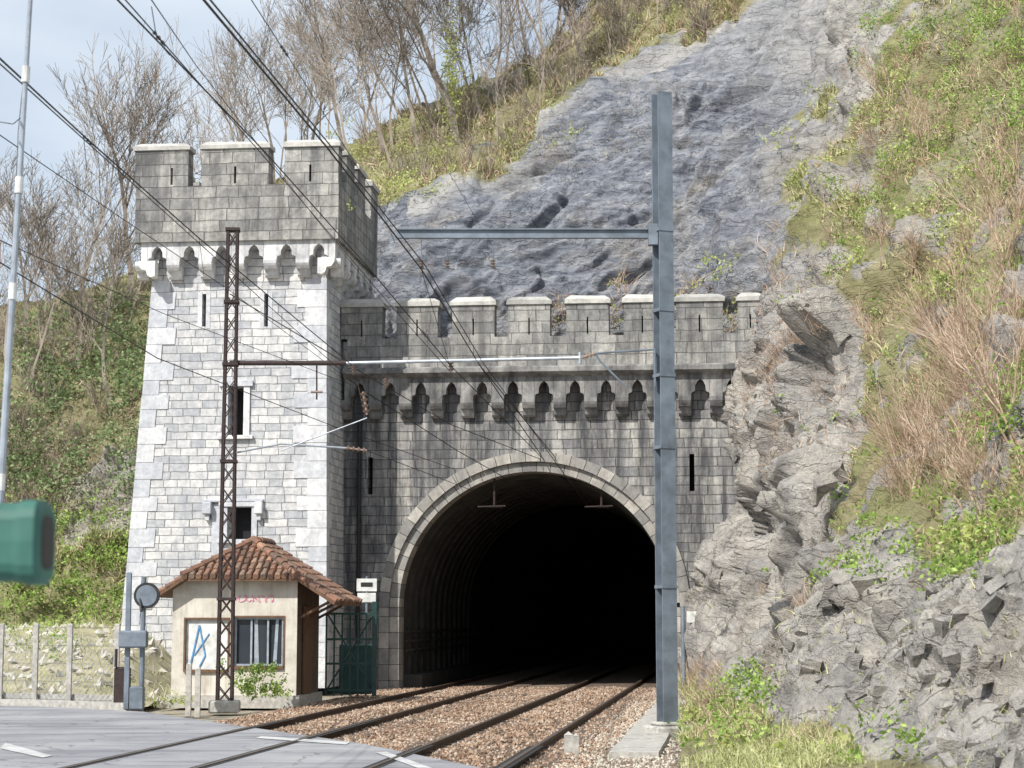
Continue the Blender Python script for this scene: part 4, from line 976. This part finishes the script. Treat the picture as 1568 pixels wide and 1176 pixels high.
def sup(w,h,y,e=4.0):
    o=[]
    for i in range(n):
        t=2*math.pi*i/n; c_,s_=math.cos(t),math.sin(t); o.append((math.copysign(abs(c_)**(2/e),c_)*w,y,math.copysign(abs(s_)**(2/e),s_)*h))
    return o
def loft(rr,m):
    vs=[p for r in rr for p in r]; fs=[]
    for k_ in range(len(rr)-1):
        for i in range(n): a=k_*n+i;b=k_*n+(i+1)%n; fs.append((a,b,b+n,a+n))
    fs.append(tuple(range(n))); fs.append(tuple(range(len(vs)-1,len(vs)-n-1,-1))); mb.add(vs,fs,m)
mb.T=lambda x,y,z:(cxg-.125+y,4.5+x,czg+z)
loft([sup(.085,.088,-.30),sup(.092,.092,-.2),sup(.092,.090,.12),sup(.097,.097,.14),sup(.097,.097,.17),sup(.08,.08,.18)],0)
loft([sup(.062,.062,.181),sup(.05,.05,.183)],1)
mb.T=None
mb.tube((cxg-.3,4.5,czg-.08),(cxg-.3,4.5,0),.04,m=2)
mb.build('housing',['teal','black','galv'],gl,False)
# ------------------------------------------------------------------ LIGHT
SUN_AZ=math.radians(37); SUN_EL=math.radians(44)
sd=Vector((-math.sin(SUN_AZ)*math.cos(SUN_EL),-math.cos(SUN_AZ)*math.cos(SUN_EL),math.sin(SUN_EL)))
sl_=bpy.data.lights.new('sun','SUN'); sl_.energy=5.0; sl_.angle=math.radians(.5); sl_.color=(1,.965,.91)
so=bpy.data.objects.new('sun',sl_); so.rotation_euler=sd.to_track_quat('Z','Y').to_euler(); so.location=(-20,-20,40); link(so)
w=bpy.data.worlds.new('World'); sc.world=w; w.use_nodes=True; nt=w.node_tree; bg=nt.nodes['Background']; bg.inputs[1].default_value=.14
sky=nt.nodes.new('ShaderNodeTexSky'); sky.sky_type='NISHITA'; sky.sun_disc=False; sky.sun_elevation=SUN_EL; sky.sun_rotation=math.atan2(sd.x,sd.y); sky.air_density=1.0; sky.dust_density=1.2
tc=nt.nodes.new('ShaderNodeTexCoord'); nz=nt.nodes.new('ShaderNodeTexNoise'); nz.inputs['Scale'].default_value=3.2; nz.inputs['Detail'].default_value=6
mpn=nt.nodes.new('ShaderNodeMapping'); mpn.inputs['Scale'].default_value=(1,1,2.6); nt.links.new(tc.outputs['Generated'],mpn.inputs[0]); nt.links.new(mpn.outputs[0],nz.inputs['Vector'])
rp=nt.nodes.new('ShaderNodeValToRGB'); rp.color_ramp.elements[0].position=.36; rp.color_ramp.elements[0].color=(.4,.4,.4,1); rp.color_ramp.elements[1].position=.64; rp.color_ramp.elements[1].color=(.95,.95,.95,1)
nt.links.new(nz.outputs['Fac'],rp.inputs[0]); mx=nt.nodes.new('ShaderNodeMix'); mx.data_type='RGBA'
nt.links.new(rp.outputs[0],mx.inputs[0]); nt.links.new(sky.outputs[0],mx.inputs[6]); mx.inputs[7].default_value=(5.7,6.3,7.0,1); nt.links.new(mx.outputs[2],bg.inputs[0])
